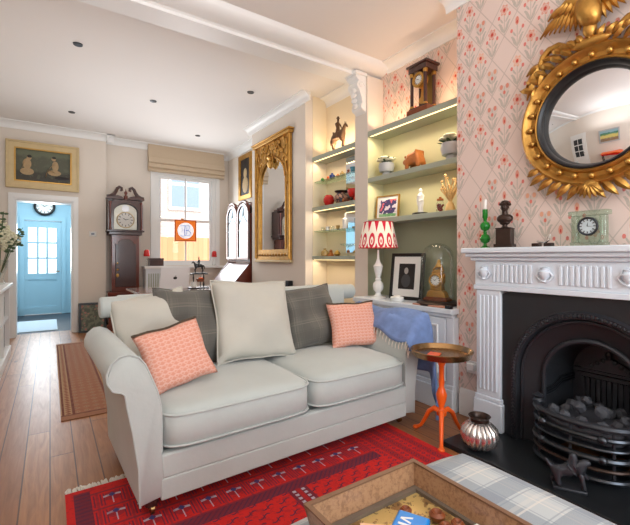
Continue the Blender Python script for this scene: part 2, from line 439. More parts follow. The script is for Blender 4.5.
# ------------------------------------------------------------ mesh builder
class MB:
    def __init__(s, T=None): s.bm = bmesh.new(); s.T = T or Matrix()
    def _v(s, p): return s.bm.verts.new(s.T @ Vector(p))
    def _f(s, vs):
        try: return s.bm.faces.new(vs)
        except ValueError: return None
    def box(s, x0, x1, y0, y1, z0, z1, rot=None):
        s.nb = getattr(s, 'nb', 0)+1; e = .00011*(s.nb % 6)      # keeps overlapping members from sharing one plane
        x0, x1, y0, y1, z0, z1 = x0-e, x1+e, y0-e, y1+e, z0-e*.5, z1+e
        ps = [(x, y, z) for z in (z0, z1) for y in (y0, y1) for x in (x0, x1)]
        if rot is not None:
            c = Vector(((x0+x1)/2, (y0+y1)/2, (z0+z1)/2)); ps = [c+rot @ (Vector(p)-c) for p in ps]
        v = [s._v(p) for p in ps]
        for f in ((0, 2, 3, 1), (4, 5, 7, 6), (0, 1, 5, 4), (2, 6, 7, 3), (0, 4, 6, 2), (1, 3, 7, 5)): s._f([v[i] for i in f])
        return s
    def prism(s, poly, axis, a, b):
        """poly in the plane across axis: axis 'x' -> (y,z), 'y' -> (x,z), 'z' -> (x,y)"""
        def P(p, t): return {'x': (t, p[0], p[1]), 'y': (p[0], t, p[1]), 'z': (p[0], p[1], t)}[axis]
        A = [s._v(P(p, a)) for p in poly]; B = [s._v(P(p, b)) for p in poly]
        s._f(A[::-1]); s._f(B); n = len(poly)
        for i in range(n): s._f([A[i], A[(i+1) % n], B[(i+1) % n], B[i]])
        return s
    def lathe(s, prof, c=(0, 0, 0), seg=20, ax='z', wob=None):
        rings = []
        for r, z in prof:
            if r < 1e-5: rings.append([s._v(s._ax(0, 0, z, c, ax))]); continue
            ring = []
            for k in range(seg):
                t = 2*PI*k/seg; q = r*(1+(wob(t, z) if wob else 0))
                ring.append(s._v(s._ax(q*math.cos(t), q*math.sin(t), z, c, ax)))
            rings.append(ring)
        for a, b in zip(rings, rings[1:]):
            if len(a) == 1 and len(b) == 1: continue
            for k in range(seg):
                k2 = (k+1) % seg
                if len(a) == 1: s._f([a[0], b[k2], b[k]])
                elif len(b) == 1: s._f([a[k], a[k2], b[0]])
                else: s._f([a[k], a[k2], b[k2], b[k]])
        if len(rings[0]) > 1: s._f(rings[0][::-1])
        if len(rings[-1]) > 1: s._f(rings[-1])
        return s
    def _ax(s, x, y, z, c, ax):
        if ax == 'z': p = (x, y, z)
        elif ax == 'y': p = (x, -z, y)      # axis points to -y (the front)
        else: p = (z, x, y)
        return (p[0]+c[0], p[1]+c[1], p[2]+c[2])
    def sph(s, c, r, sc=(1, 1, 1), seg=14, rot=None):
        n = seg//2; rings = []
        for i in range(n+1):
            ph = PI*i/n; z = -math.cos(ph); q = math.sin(ph)
            pts = [(0, 0, z)] if i in (0, n) else [(q*math.cos(2*PI*k/seg), q*math.sin(2*PI*k/seg), z) for k in range(seg)]
            ring = []
            for p in pts:
                w = Vector((p[0]*sc[0]*r, p[1]*sc[1]*r, p[2]*sc[2]*r))
                if rot is not None: w = rot @ w
                ring.append(s._v(Vector(c)+w))
            rings.append(ring)
        for a, b in zip(rings, rings[1:]):
            for k in range(seg):
                k2 = (k+1) % seg
                if len(a) == 1: s._f([a[0], b[k2], b[k]])
                elif len(b) == 1: s._f([a[k], a[k2], b[0]])
                else: s._f([a[k], a[k2], b[k2], b[k]])
        return s
    def tube(s, pts, r, seg=8, closed=False, flat=1.0):
        pts = [Vector(p) for p in pts]; n = len(pts)
        rs = r if isinstance(r, (list, tuple)) else [r]*n
        rings = []; up = None
        for i, p in enumerate(pts):
            if closed: d = pts[(i+1) % n]-pts[i-1]
            else: d = pts[min(i+1, n-1)]-pts[max(i-1, 0)]
            if d.length < 1e-9: d = Vector((0, 0, 1))
            d.normalize()
            if up is None:
                up = Vector((0, 0, 1)) if abs(d.z) < .9 else Vector((1, 0, 0))
            a = d.cross(up)
            if a.length < 1e-6: a = d.orthogonal()
            a.normalize(); b = a.cross(d).normalized(); up = b
            rings.append([s._v(p+(a*math.cos(2*PI*k/seg)+b*math.sin(2*PI*k/seg)*flat)*rs[i]) for k in range(seg)])
        m = n if closed else n-1
        for i in range(m):
            A, B = rings[i], rings[(i+1) % n]
            for k in range(seg): s._f([A[k], A[(k+1) % seg], B[(k+1) % seg], B[k]])
        if not closed: s._f(rings[0][::-1]); s._f(rings[-1])
        return s
    def grid(s, fn, nu, nv, closeu=False):
        V = [[s._v(fn(i/nu, j/nv)) for j in range(nv+1)] for i in range(nu+(0 if closeu else 1))]
        m = len(V)
        for i in range(nu):
            for j in range(nv):
                s._f([V[i][j], V[(i+1) % m][j], V[(i+1) % m][j+1], V[i][j+1]])
        return s
    def build(s, name, m, parent=None, smooth=True, bevel=0, segs=2, sub=0, solid=0, ang=40):
        bmesh.ops.remove_doubles(s.bm, verts=s.bm.verts, dist=1e-5)
        bmesh.ops.recalc_face_normals(s.bm, faces=s.bm.faces)
        me = bpy.data.meshes.new(name); s.bm.to_mesh(me); s.bm.free()
        o = bpy.data.objects.new(name, me); C.objects.link(o)
        if m is not None: me.materials.append(m)
        if parent is not None: o.parent = parent
        if solid:
            d = o.modifiers.new('solid', 'SOLIDIFY'); d.thickness = solid; d.offset = 0
        if bevel:
            d = o.modifiers.new('bevel', 'BEVEL'); d.width = bevel; d.segments = segs; d.limit_method = 'ANGLE'; d.angle_limit = R(35)
        if sub:
            d = o.modifiers.new('sub', 'SUBSURF'); d.levels = sub; d.render_levels = sub
        if smooth:
            for p in me.polygons: p.use_smooth = True
            if not sub: me.set_sharp_from_angle(angle=R(ang))
        return o

def tag(o, label, cat, group=None, kind=None):
    o['label'] = label; o['category'] = cat
    if group: o['group'] = group
    if kind: o['kind'] = kind
    return o
def thing(name, label, cat, loc=(0, 0, 0), rz=0, group=None):
    o = bpy.data.objects.new(name, None); o.empty_display_size = .05; C.objects.link(o)
    o.location = loc; o.rotation_euler = (0, 0, R(rz)); return tag(o, label, cat, group)
def st(o): o['kind'] = 'structure'; return o
def dup(root, loc, rz=None, label=None, scale=None):
    r = root.copy(); C.objects.link(r); r.location = loc
    if rz is not None: r.rotation_euler = (0, 0, R(rz))
    if label: r['label'] = label
    if scale: r.scale = scale
    for ch in list(root.children):
        c = ch.copy(); C.objects.link(c); c.parent = r
        for g in list(ch.children):
            d = g.copy(); C.objects.link(d); d.parent = c
    return r
def skin(name, m, verts, edges, parent=None, root=0, sub=2):
    me = bpy.data.meshes.new(name); me.from_pydata([v[:3] for v in verts], edges, []); me.materials.append(m)
    o = bpy.data.objects.new(name, me); C.objects.link(o)
    o.modifiers.new('skin', 'SKIN'); sv = me.skin_vertices[0].data
    for i, v in enumerate(verts):
        r = v[3]; sv[i].radius = (r, r) if isinstance(r, (int, float)) else r
    sv[root].use_root = True
    d = o.modifiers.new('sub', 'SUBSURF'); d.levels = sub; d.render_levels = sub
    if parent is not None: o.parent = parent
    return o
def arc(cx, cz, r, a0, a1, n, y=0):
    return [(cx+r*math.cos(R(a0+(a1-a0)*i/n)), y, cz+r*math.sin(R(a0+(a1-a0)*i/n))) for i in range(n+1)]

# ------------------------------------------------------------ key dimensions
CZ = 3.08                      # ceiling
XB = 2.52                      # chimney breast faces
XN = 2.62                      # nib / shelf front plane
XK = 2.83                      # alcove back wall
YB = 7.2                       # back wall (right part)
YA = 7.06                      # back wall (left part)
XL = -.8                       # left wall
YF = -2.4                      # front wall

# ============================================================ SETTING
st(MB().box(XL-.1, XK+.1, YF-.1, YB+.1, -.1, 0).build('floor', M['floor'], smooth=False))
st(MB().box(XL-.1, XK+.1, YF-.1, YB+.1, CZ, CZ+.1).build('ceiling', M['ceiling'], smooth=False))
st(MB().box(XL-.1, XL, YF-.1, YB+.1, 0, CZ).build('wall_left', M['wall'], smooth=False))
# right wall: alcove backs, chimney breasts, nib
st(MB().box(XK, XK+.1, 3.162, YB+.1, 0, CZ).build('wall_right', M['wall'], smooth=False))
st(MB().box(XK, XK+.1, 1.0, 3.162, 2.39, CZ).build('wall_right_paper', M['paper_wall'], smooth=False))
M['sage_glow'] = mat('sage paint with shelf glow in colour', S(216, 212, 172), .7, var=.02, vs=3)  # paler copy of the sage, yellowish shelf light put into the colour
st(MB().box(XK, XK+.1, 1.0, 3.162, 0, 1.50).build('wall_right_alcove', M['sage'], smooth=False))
st(MB().box(XK, XK+.1, 1.0, 3.162, 1.50, 2.39).build('wall_right_alcove_upper', M['sage_glow'], smooth=False))
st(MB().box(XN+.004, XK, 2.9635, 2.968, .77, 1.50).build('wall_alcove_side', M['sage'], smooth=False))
st(MB().box(XN+.004, XK, 2.9635, 2.968, 1.50, 2.36).build('wall_alcove_side_upper', M['sage_glow'], smooth=False))
# breast one with the fireplace opening left in it
mb = MB()
FY = .955
mb.box(XB, XK, FY+.45, 1.856, 0, CZ).box(XB, XK, -.6, FY-.45, 0, CZ).box(XB, XK, FY-.45, FY+.45, .94, CZ)
st(mb.build('wall_right_chimney', M['paper_wall'], smooth=False))
st(MB().box(XK-.01, XK+.1, YF-.1, 1.0, 0, CZ).build('wall_right_front', M['wall'], smooth=False))
st(MB().box(XB, XK, 3.96, 5.45, 0, CZ).build('wall_right_breast', M['wall'], smooth=False))
st(MB().box(XN, XK, 2.968, 3.162, 0, 2.955).build('wall_right_nib', M['wall'], smooth=False))
# warm lining of the second alcove
st(MB().box(XK-.006, XK, 3.162, 3.96, .2, CZ).box(XN+.002, XK-.006, 3.954, 3.96, .2, CZ).build('wall_right_niche', M['wallwarm'], smooth=False))
st(MB().box(XK-.012, XK-.006, 3.17, 3.56, 1.2, 2.28).build('trim_14', M['mirror'], smooth=False))
# back wall: doorway in left part, window in right part
DX0, DX1, DZ = -.42, .29, 1.98
mb = MB(); mb.box(XL-.1, DX0, YA, YB+.1, 0, CZ).box(DX1, .74, YA, YB+.1, 0, CZ).box(DX0, DX1, YA, YB+.1, DZ, CZ)
st(mb.build('wall_back_left', M['wall'], smooth=False))
WX0, WX1, WZ0, WZ1 = 1.5, 2.58, 1.0, 2.62
mb = MB(); mb.box(.74, WX0, YB, YB+.14, 0, CZ).box(WX1, XK+.1, YB, YB+.14, 0, CZ).box(WX0, WX1, YB, YB+.14, 0, WZ0).box(WX0, WX1, YB, YB+.14, WZ1, CZ)
st(mb.build('wall_back', M['wall'], smooth=False))
# front wall with bay window
mb = MB(); mb.box(XL-.1, .0, YF-.1, YF, 0, CZ).box(2.1, XK+.1, YF-.1, YF, 0, CZ).box(0, 2.1, YF-.1, YF, 0, .7).box(0, 2.1, YF-.1, YF, 2.7, CZ)
st(mb.build('wall_front', M['wall'], smooth=False))
mb = MB()
for x in (0.02, .7, 1.4, 2.08): mb.box(x-.03, x+.03, YF-.08, YF-.02, .7, 2.7)
for z in (.72, 1.7, 2.68): mb.box(0, 2.1, YF-.075, YF-.025, z-.025, z+.025)
st(mb.build('window_2', M['trim'], smooth=False))

# beam across the room, with its cove on the near side
mb = MB()
prof = [(3.24, 2.955), (3.24, CZ), (2.86, CZ), (2.87, 3.065)]
prof += [(3.02-.15*math.cos(R(a)), 3.065-.075*math.sin(R(a))) for a in range(10, 90, 13)]
prof += [(3.02, 2.985), (3.03, 2.98), (3.03, 2.955)]
mb.prism(prof, 'x', XL, XK)
st(mb.build('trim_1', M['trim'], ang=25))

# cornices
def cornice(name, p0, p1, nrm, d=.11, h=.10, z=CZ):
    """cove from p0 to p1 (x,y), nrm = direction into the room"""
    prof = [(0, -h), (.012, -h), (.012, -h+.018)]
    for k in range(7):
        a = R(15*k); prof.append((.012+(d-.024)*(1-math.cos(a)), -h+.018+(h-.03)*math.sin(a)))
    prof += [(d, -.012), (d, 0), (0, 0)]
    mb = MB(); n = Vector(nrm+(0,)); A = []; B = []
    for q, zz in prof:
        A.append(mb._v(Vector((p0[0], p0[1], z+zz))+n*q)); B.append(mb._v(Vector((p1[0], p1[1], z+zz))+n*q))
    k = len(prof)
    for i in range(k): mb._f([A[i], A[(i+1) % k], B[(i+1) % k], B[i]])
    mb._f(A[::-1]); mb._f(B)
    return st(mb.build(name, M['trim'], ang=30))
cornice('trim_2', (XL, YA), (.74+.11, YA), (0, -1))
cornice('trim_3', (.74, YB), (XK, YB), (0, -1))
cornice('trim_4', (.74, YA-.11), (.74, YB), (1, 0))
cornice('trim_5', (XK, 5.45), (XK, YB), (-1, 0))
cornice('trim_6', (XB, 3.96-.11), (XB, 5.45+.11), (-1, 0))
cornice('trim_7', (XK, 3.24), (XK, 3.96), (-1, 0))
cornice('trim_8', (XK, 1.856), (XK, 2.9), (-1, 0), h=.09)
cornice('trim_9', (XB, -.7), (XB, 1.856+.09), (-1, 0), h=.08, d=.09)
cornice('trim_10', (XL, YF), (XL, YA), (1, 0))
# skirting boards
def skirt(name, p0, p1, nrm, h=.19, t=.025):
    mb = MB(); n = Vector(nrm+(0,)); prof = [(0, 0), (t, 0), (t, h-.05), (t*.7, h-.035), (t*.7, h-.015), (t*.3, h), (0, h)]
    A = [mb._v(Vector((p0[0], p0[1], z))+n*q) for q, z in prof]; B = [mb._v(Vector((p1[0], p1[1], z))+n*q) for q, z in prof]
    for i in range(len(prof)): mb._f([A[i], A[(i+1) % len(prof)], B[(i+1) % len(prof)], B[i]])
    mb._f(A[::-1]); mb._f(B)
    return st(mb.build(name, M['trim']))
skirt('baseboard_right', (XB, 1.62), (XB, 1.82), (-1, 0))
skirt('baseboard_right_breast', (XB, 3.96), (XB, 5.45), (-1, 0))
skirt('baseboard_back', (.37, YA), (.74, YA), (0, -1))
skirt('baseboard_back_window', (.78, YB), (XK, YB), (0, -1))
skirt('baseboard_left', (XL, YF), (XL, 4.5), (1, 0))
skirt('baseboard_left_near', (XL, 6.0), (XL, YA), (1, 0))
# door architrave
mb = MB()
for a, b in ((DX0-.07, DX0), (DX1, DX1+.07)):
    mb.box(a, b, YA-.025, YA, 0, DZ+.08).box(a+.012, b-.012, YA-.035, YA-.02, 0, DZ+.06)
mb.box(DX0-.07, DX1+.07, YA-.025, YA, DZ, DZ+.085).box(DX0-.06, DX1+.06, YA-.037, YA-.02, DZ+.02, DZ+.07)
mb.box(DX0, DX0+.02, YA, YB+.1, 0, DZ).box(DX1-.02, DX1, YA, YB+.1, 0, DZ).box(DX0, DX1, YA, YB+.1, DZ-.02, DZ)
st(mb.build('trim_11', M['trim'], smooth=False))

# kitchen beyond the doorway
KY = 9.62
st(MB().box(-1.3, .9, YB+.1, KY+.1, -.12, -.005).build('floor_kitchen', M['slate'], smooth=False))
st(MB().box(-1.3, .9, YB+.1, KY+.1, 2.45, 2.55).build('ceiling_kitchen', M['trim'], smooth=False))
st(MB().box(-1.3, -1.2, YB+.1, KY, 0, 2.45).build('wall_kitchen_left', M['blue'], smooth=False))
st(MB().box(.78, .9, YB+.1, KY, 0, 2.45).build('wall_kitchen_right', M['blue'], smooth=False))
mb = MB(); mb.box(-1.3, -.43, KY, KY+.1, 0, 2.45).box(.21, .9, KY, KY+.1, 0, 2.45).box(-.43, .21, KY, KY+.1, 1.88, 2.45)
st(mb.build('wall_kitchen_back', M['blue'], smooth=False))
mb = MB()
for a, b in ((-.49, -.42), (.20, .27)): mb.box(a, b, KY-.03, KY, 0, 1.95)
mb.box(-.49, .27, KY-.03, KY, 1.88, 1.96)
st(mb.build('trim_12', M['blue'], smooth=False))
# kitchen door: frame with nine panes above two panels
mb = MB(); y0, y1 = KY+.0, KY+.04
x0, x1 = -.42, .20
mb.box(x0, x0+.06, y0, y1, .01, 1.87).box(x1-.09, x1, y0, y1, .01, 1.87).box(x0, x1, y0, y1, 1.74, 1.87).box(x0, x1, y0, y1, .7, .82).box(x0, x1, y0, y1, .01, .16)
mb.box(-.14, -.08, y0, y1, .16, .7).box(x0+.05, x1-.05, y0+.015, y1-.005, .1, .75)
door = st(mb.build('door_1', M['blue'], smooth=False))
mb = MB()
for k in (1, 2):
    xx = -.36+k*.157; mb.box(xx-.016, xx+.016, y0+.005, y1-.005, .82, 1.74)
    zz = .82+k*.307; mb.box(-.36, .11, y0+.005, y1-.005, zz-.016, zz+.016)
mb.build('glazing_bars', M['blue'], door, smooth=False)
MB().box(-.36, .11, y0+.018, y0+.022, .82, 1.74).build('pane', M['pane'], door, smooth=False)
mb = MB(); mb.tube([(.155, y0, .86), (.155, y0-.05, .86), (.09, y0-.05, .86)], .009); mb.build('door_handle', M['brass'], door)
st(MB().box(-1.2, .78, KY-.001, KY, 0, .0).build('trim_13', M['trim'], smooth=False)) if False else None
mt = tag(MB().box(-.55, .10, 7.45, 8.7, -.004, .006).build('door_mat', mat('pale blue woven mat', S(196, 210, 222), .9, var=.1, vs=60), smooth=False), 'pale blue grey mat on the kitchen floor inside the doorway', 'mat')
# kitchen units glimpsed on the right
t = thing('kitchen_unit', 'white kitchen unit just inside the doorway on its far side', 'cabinet', (.61, 8.2, 0), 0)
MB().box(-.20, .15, -.45, .5, .0, .82).build('body', M['trim'], t, smooth=False, bevel=.006)
MB().box(-.22, .16, -.47, .52, .82, .86).build('worktop', M['grey'], t, smooth=False, bevel=.004)
MB().tube([(-.215, -.3, .72), (-.235, -.3, .72), (-.235, .3, .72), (-.215, .3, .72)], .007).build('handle', M['steel'], t)
t = thing('kettle', 'white kettle on the kitchen worktop seen through the doorway', 'kettle', (.5, 7.95, .861), 0)
MB().lathe([(.065, 0), (.07, .02), (.062, .12), (.045, .17), (0, .18)]).build('body', M['white'], t)
MB().tube([(.05, 0, .16), (.1, 0, .15), (.11, 0, .08), (.068, 0, .04)], .009).build('handle', M['black'], t)
t = thing('wall_cupboard', 'dark wooden tray standing beside the kitchen door', 'tray', (-.72, 9.3, 0), 0)
t.name = 'storage_box'; t['label'] = 'dark box on the kitchen floor left of the blue door'; t['category'] = 'box'
MB().box(-.2, .2, -.25, .2, 0, .16).build('body', M['black'], t, bevel=.01); MB().box(-.21, .21, -.26, .21, .16, .18).build('lid', M['steel'], t, bevel=.005)

# clock dial helper: faces local -y
def dial(parent, c, r, face=None, rim=None, rimw=.012, numerals=True, hand=M['black'], hour=(10, 10)):
    x, y, z = c
    MB().lathe([(0, 0), (r, 0), (r, .004), (0, .006)], (x, y, z), 28, 'y').build('dial', face or M['paper'], parent)
    if rim: MB().tube([(x+(r+rimw*.4)*math.cos(2*PI*k/28), y-.004, z+(r+rimw*.4)*math.sin(2*PI*k/28)) for k in range(28)], rimw, 8, True).build('bezel', rim, parent)
    if numerals:
        mb = MB()
        for k in range(12):
            a = 2*PI*k/12; rot = Matrix.Rotation(a, 3, 'Y')
            cx, cz = x+r*.78*math.sin(a), z+r*.78*math.cos(a)
            w = r*.035
            mb.box(cx-w, cx+w, y-.009, y-.006, cz-r*.12, cz+r*.12, rot)
        mb.build('hour_marks', hand, parent, smooth=False)
    mb = MB()
    ha = R((hour[0] % 12)*30+hour[1]*.5); ma = R(hour[1]*6)
    for a, l, w in ((ha, .5, .05), (ma, .72, .035)):
        mb.prism([(x-r*w*math.cos(a), z+r*w*math.sin(a)), (x+r*l*math.sin(a), z+r*l*math.cos(a)), (x+r*w*math.cos(a), z-r*w*math.sin(a))], 'y', y-.012, y-.010)
    mb.build('hands', hand, parent, smooth=False)

t = thing('wall_clock', 'round black rimmed wall clock above the blue kitchen door', 'clock', (-.09, KY-.04, 2.16), 0)
MB().lathe([(0, 0), (.17, 0), (.17, .02), (0, .02)], (0, .03, 0), 28, 'y').build('case', M['black'], t)
dial(t, (0, 0, 0), .15, M['paper'], M['black'], .024)

# ============================================================ back window
mb = MB()
for a, b in ((WX0-.07, WX0), (WX1, WX1+.07)): mb.box(a, b, YB-.03, YB, WZ0-.04, WZ1+.03)
mb.box(WX0, WX0+.06, YB, YB+.1, WZ0, WZ1).box(WX1-.06, WX1, YB, YB+.1, WZ0, WZ1).box(WX0-.07, WX1+.07, YB-.03, YB, WZ1, WZ1+.06)
mb.box(WX0, WX1, YB+.02, YB+.1, WZ1-.05, WZ1)
mb.box(WX0, WX1, YB+.02, YB+.1, WZ0, WZ0+.04)
w1 = st(mb.build('window_1', M['trim'], smooth=False))
def sash(z0, z1, y):
    mb = MB(); a, b = WX0+.06, WX1-.06
    mb.box(a, a+.04, y, y+.03, z0, z1).box(b-.04, b, y, y+.03, z0, z1).box(a, b, y, y+.03, z0, z0+.045).box(a, b, y, y+.03, z1-.04, z1)
    m_ = (a+b)/2; mb.box(m_-.011, m_+.011, y+.005, y+.025, z0, z1)
    o = mb.build('sash', M['trim'], w1, smooth=False)
    MB().box(a, b, y+.013, y+.016, z0, z1).build('pane', M['pane'], o, smooth=False)
sash(1.78, 2.57, YB+.06); sash(1.04, 1.82, YB+.028)
MB().box(1.95, 2.0, YB+.0, YB+.03, 1.82, 1.84).build('catch', M['brass'], w1, smooth=False)
MB().box(WX0-.12, XK-.02, YB-.16, YB+.02, WZ0-.05, WZ0-.01).build('window_sill', M['trim'], w1, smooth=False, bevel=.006)
# roman blind
t = thing('roman_blind', 'beige linen roman blind folded up at the top of the back window', 'blind', (2.04, YB-.06, 2.62), 0)
mb = MB()
mb.prism([(-.02, .50), (.03, .50), (.03, .22), (-.02, .22), (-.045, .2)], 'x', -.66, .67)
mb.build('fabric', M['blind'], t)
mb = MB()
for z0, z1, d in ((.12, .24, .05), (.04, .16, .035), (-.02, .08, .02)):
    mb.prism([(-d-.02, z1-.02), (.02, z1), (.02, z0+.02), (-d-.015, z0), (-d-.04, z0+.02)], 'x', -.66, .67)
mb.build('folds', M['blind'], t, ang=60)

# glass sign with the letter
t = thing('hanging_sign', 'small orange bordered sign with a blue letter B hung in the back window', 'sign', (2.01, YB-.06, 1.62), 0)
MB().box(-.18, .18, 0, .008, -.18, .18).build('panel', mat('orange stained glass', S(240, 130, 40), .3, var=.25, vs=12, emit=S(240, 110, 30), es=.35), t, smooth=False)
MB().lathe([(0, 0), (.142, 0), (.142, .004), (0, .004)], (0, 0, 0), 32, 'y').build('disc', mat('white stained glass', S(245, 245, 245), .3, emit=S(245, 245, 250), es=.5), t)
mb = MB()
for pts, r in (([(-.01, -.007, .09), (-.02, -.007, .0), (-.015, -.007, -.085)], .016), ([(-.085, -.007, .08), (-.05, -.007, .095), (.0, -.007, .085), (.05, -.007, .1), (.075, -.007, .06), (.05, -.007, .015), (.0, -.007, .005)], .012),
               ([(.0, -.007, .005), (.06, -.007, .0), (.095, -.007, -.045), (.06, -.007, -.09), (.0, -.007, -.085), (-.05, -.007, -.1), (-.085, -.007, -.085)], .013),
               ([(.02, -.007, .07), (.015, -.007, -.07)], .009), ([(-.07, -.007, .05), (-.05, -.007, .0), (-.075, -.007, -.03)], .007)):
    mb.tube(pts, r, 6, flat=.3)
mb.build('letter', mat('blue lettering', S(50, 100, 190), .4, emit=S(50, 100, 190), es=.2), t)
mb = MB()
for a, b, c, d in ((-.19, .19, -.19, -.175), (-.19, .19, .175, .19), (-.19, -.175, -.19, .19), (.175, .19, -.19, .19)): mb.box(a, b, -.004, .012, c, d)
mb.build('frame', mat('rust red edging', S(190, 80, 30), .4), t, smooth=False)
MB().tube([(0, .0, .19), (0, .0, .93)], .002, 5).build('cord', M['black'], t)

# outside the back window
o = MB().box(.98, 4.6, 9.6, 9.66, 0, 1.62).build('garden_fence', M['fence'], smooth=False)
tag(o, 'orange wooden garden fence outside the back window', 'fence')
t = thing('neighbour_house', 'pale brick neighbouring house beyond the garden fence', 'house', (3.4, 12.5, 0), 0)
MB().box(-2.3, 3.2, 0, .3, 0, 5.2).build('wall', M['brick'], t, smooth=False)
for wx in (-1.5, .1):
    f = MB().box(wx-.5, wx+.5, -.06, .02, 2.6, 4.2).build('window', M['trim'], t, smooth=False)
    MB().box(wx-.42, wx-.04, -.07, -.055, 2.7, 3.35).box(wx+.04, wx+.42, -.07, -.055, 2.7, 3.35).box(wx-.42, wx-.04, -.07, -.055, 3.45, 4.1).box(wx+.04, wx+.42, -.07, -.055, 3.45, 4.1).build('pane', mat('grey window glass %d' % int(wx*10), S(150, 165, 178), .1), f, smooth=False)
MB().tube([(-.7, -.1, 0), (-.7, -.1, 5.1)], .05).build('drainpipe', M['steel'], t)
MB().prism([(-.5, 5.2), (.6, 5.2), (.6, 6.3), (.3, 6.3)], 'x', -2.4, 3.3).build('roof', mat('slate roof', S(120, 124, 132), .6), t, smooth=False)
st(MB().box(-6, 9, YB+2.5, 16, -.2, -.13).build('ground', mat('pale paving', S(190, 186, 178), .8), smooth=False))

# ============================================================ ceiling lights
t0 = None
for k, (x, y) in enumerate([(.21, 4.17), (1.06, 5.17), (.24, 6.17), (1.95, 4.26), (1.95, 6.25)]):
    lab = ['recessed ceiling spotlight nearest the left wall and the beam', 'recessed ceiling spotlight in the middle of the back room', 'recessed ceiling spotlight nearest the olive bathers painting', 'recessed ceiling spotlight nearest the glass shelf alcove', 'recessed ceiling spotlight nearest the roman blind'][k]
    if t0 is None:
        t0 = thing('ceiling_spotlight', lab, 'light', (x, y, CZ-.001), 0, 'ceiling spotlights in the back room')
        MB().lathe([(.026, -.004), (.038, -.007), (.040, 0), (.026, 0)], seg=20).build('trim_ring', M['steel'], t0)
        MB().lathe([(0, -.003), (.027, -.003), (.027, 0), (0, 0)], seg=20).build('lens', M['lampg'], t0)
    else: dup(t0, (x, y, CZ-.001), label=lab)

# corbel under the beam end
t = thing('corbel', 'white plaster scrolled corbel at the top of the pillar', 'corbel', (XN, 3.065, 2.95), -90)
prof = [(0, 0), (-.13, 0), (-.13, -.03), (-.11, -.045)]
prof += [(-.06-.055*math.cos(R(a)), -.10+.05*math.sin(R(a))) for a in range(60, -61, -20)]
prof += [(-.075, -.17), (-.055, -.22), (-.05, -.26)]
prof += [(-.03-.035*math.cos(R(a)), -.30+.035*math.sin(R(a))) for a in range(60, -100, -20)]
prof += [(0, -.36)]
MB().prism(prof, 'x', -.075, .075).build('bracket', M['trim'], t, bevel=.004)
mb = MB()
for k in range(5): mb.sph((0, -.09-.012*math.sin(k), -.09-.05*k), .028, (1.4, .8, .9), 10)
for s in (-1, 1): mb.tube([(s*.076, -.06+.04*math.cos(q*.7)*(1-q/10), -.10+.04*math.sin(q*.7)*(1-q/10)) for q in range(10)], .008)
mb.build('leaf_carving', M['trim'], t)
MB().box(-.09, .09, -.145, 0, 0, .03).build('abacus', M['trim'], t, bevel=.004)

# ============================================================ alcove 1 shelves + cabinet (right wall)
def shelf(name, label, x0, x1, y0, y1, z, th, lit=True, m=None):
    t = thing(name, label, 'shelf', (0, 0, 0))
    MB().box(x0, x1, y0, y1, z-th, z).build('board', m or M['shelf'], t, smooth=False, bevel=.003)
    if lit: MB().box(x0+.008, x0+.018, y0+.03, y1-.03, z-th-.006, z-th-.0008).build('light_strip', M['strip'], t, smooth=False)
    return t
A0, A1 = 1.866, 2.961
shelf('alcove_shelf', 'grey green lit shelf carrying the columned clock', XN-.005, XK-.001, A0, A1, 2.39, .05)
shelf('alcove_shelf', 'grey green shelf carrying the grey pots and carved bear', XN, XK-.001, A0, A1, 1.93, .045, lit=False)
shelf('alcove_shelf', 'grey green shelf carrying the statuette and small print', XN, XK-.001, A0, A1, 1.52, .045, lit=False)
for o in [o for o in C.objects if o.name.startswith('alcove_shelf')]: o['group'] = 'shelves in the sage green alcove'
t = thing('alcove_cabinet', 'pale grey panelled cabinet under the green alcove', 'cabinet', (0, 0, 0))
MB().box(2.465, XK-.001, 1.862, 2.962, .0, .725).build('body', M['cabinet'], t, smooth=False)
MB().box(2.43, XK-.001, 1.862, 2.966, .725, .765).box(2.425, 2.519, 1.835, 1.862, .725, .765).box(2.445, 2.465, 1.84, 2.96, .70, .725).build('countertop', M['cabinet'], t, smooth=False, bevel=.005)
MB().box(2.435, 2.4645, 1.835, 2.96, 0, .17).box(2.445, 2.4645, 1.838, 2.96, .17, .20).build('plinth', M['cabinet'], t, smooth=False, bevel=.004)
MB().box(2.455, 2.4645, 1.838, 1.90, .20, .70).box(2.4645, 2.519, 1.838, 1.8615, .0, .70).build('stile', M['cabinet'], t, smooth=False, bevel=.003)
MB().box(2.455, 2.4645, 2.88, 2.96, .20, .70).build('stile', M['cabinet'], t, smooth=False, bevel=.003)
for a, b in ((1.91, 2.38), (2.39, 2.87)):
    mb = MB(); mb.box(2.45, 2.464, a, b, .22, .69)
    d = mb.build('door', M['cabinet'], t, smooth=False, bevel=.003)
    mb = MB()
    for (c0, c1, z0, z1) in ((a+.06, b-.06, .27, .285), (a+.06, b-.06, .625, .64), (a+.06, a+.075, .27, .64), (b-.075, b-.06, .27, .64)): mb.box(2.438, 2.4495, c0, c1, z0, z1)
    mb.build('panel_moulding', M['trim'], d, smooth=False, bevel=.003)
    MB().box(2.444, 2.4495, (b-.012) if a < 2 else a+.003, (b-.003) if a < 2 else a+.012, .42, .5).build('hinge', M['steel'], d, smooth=False)

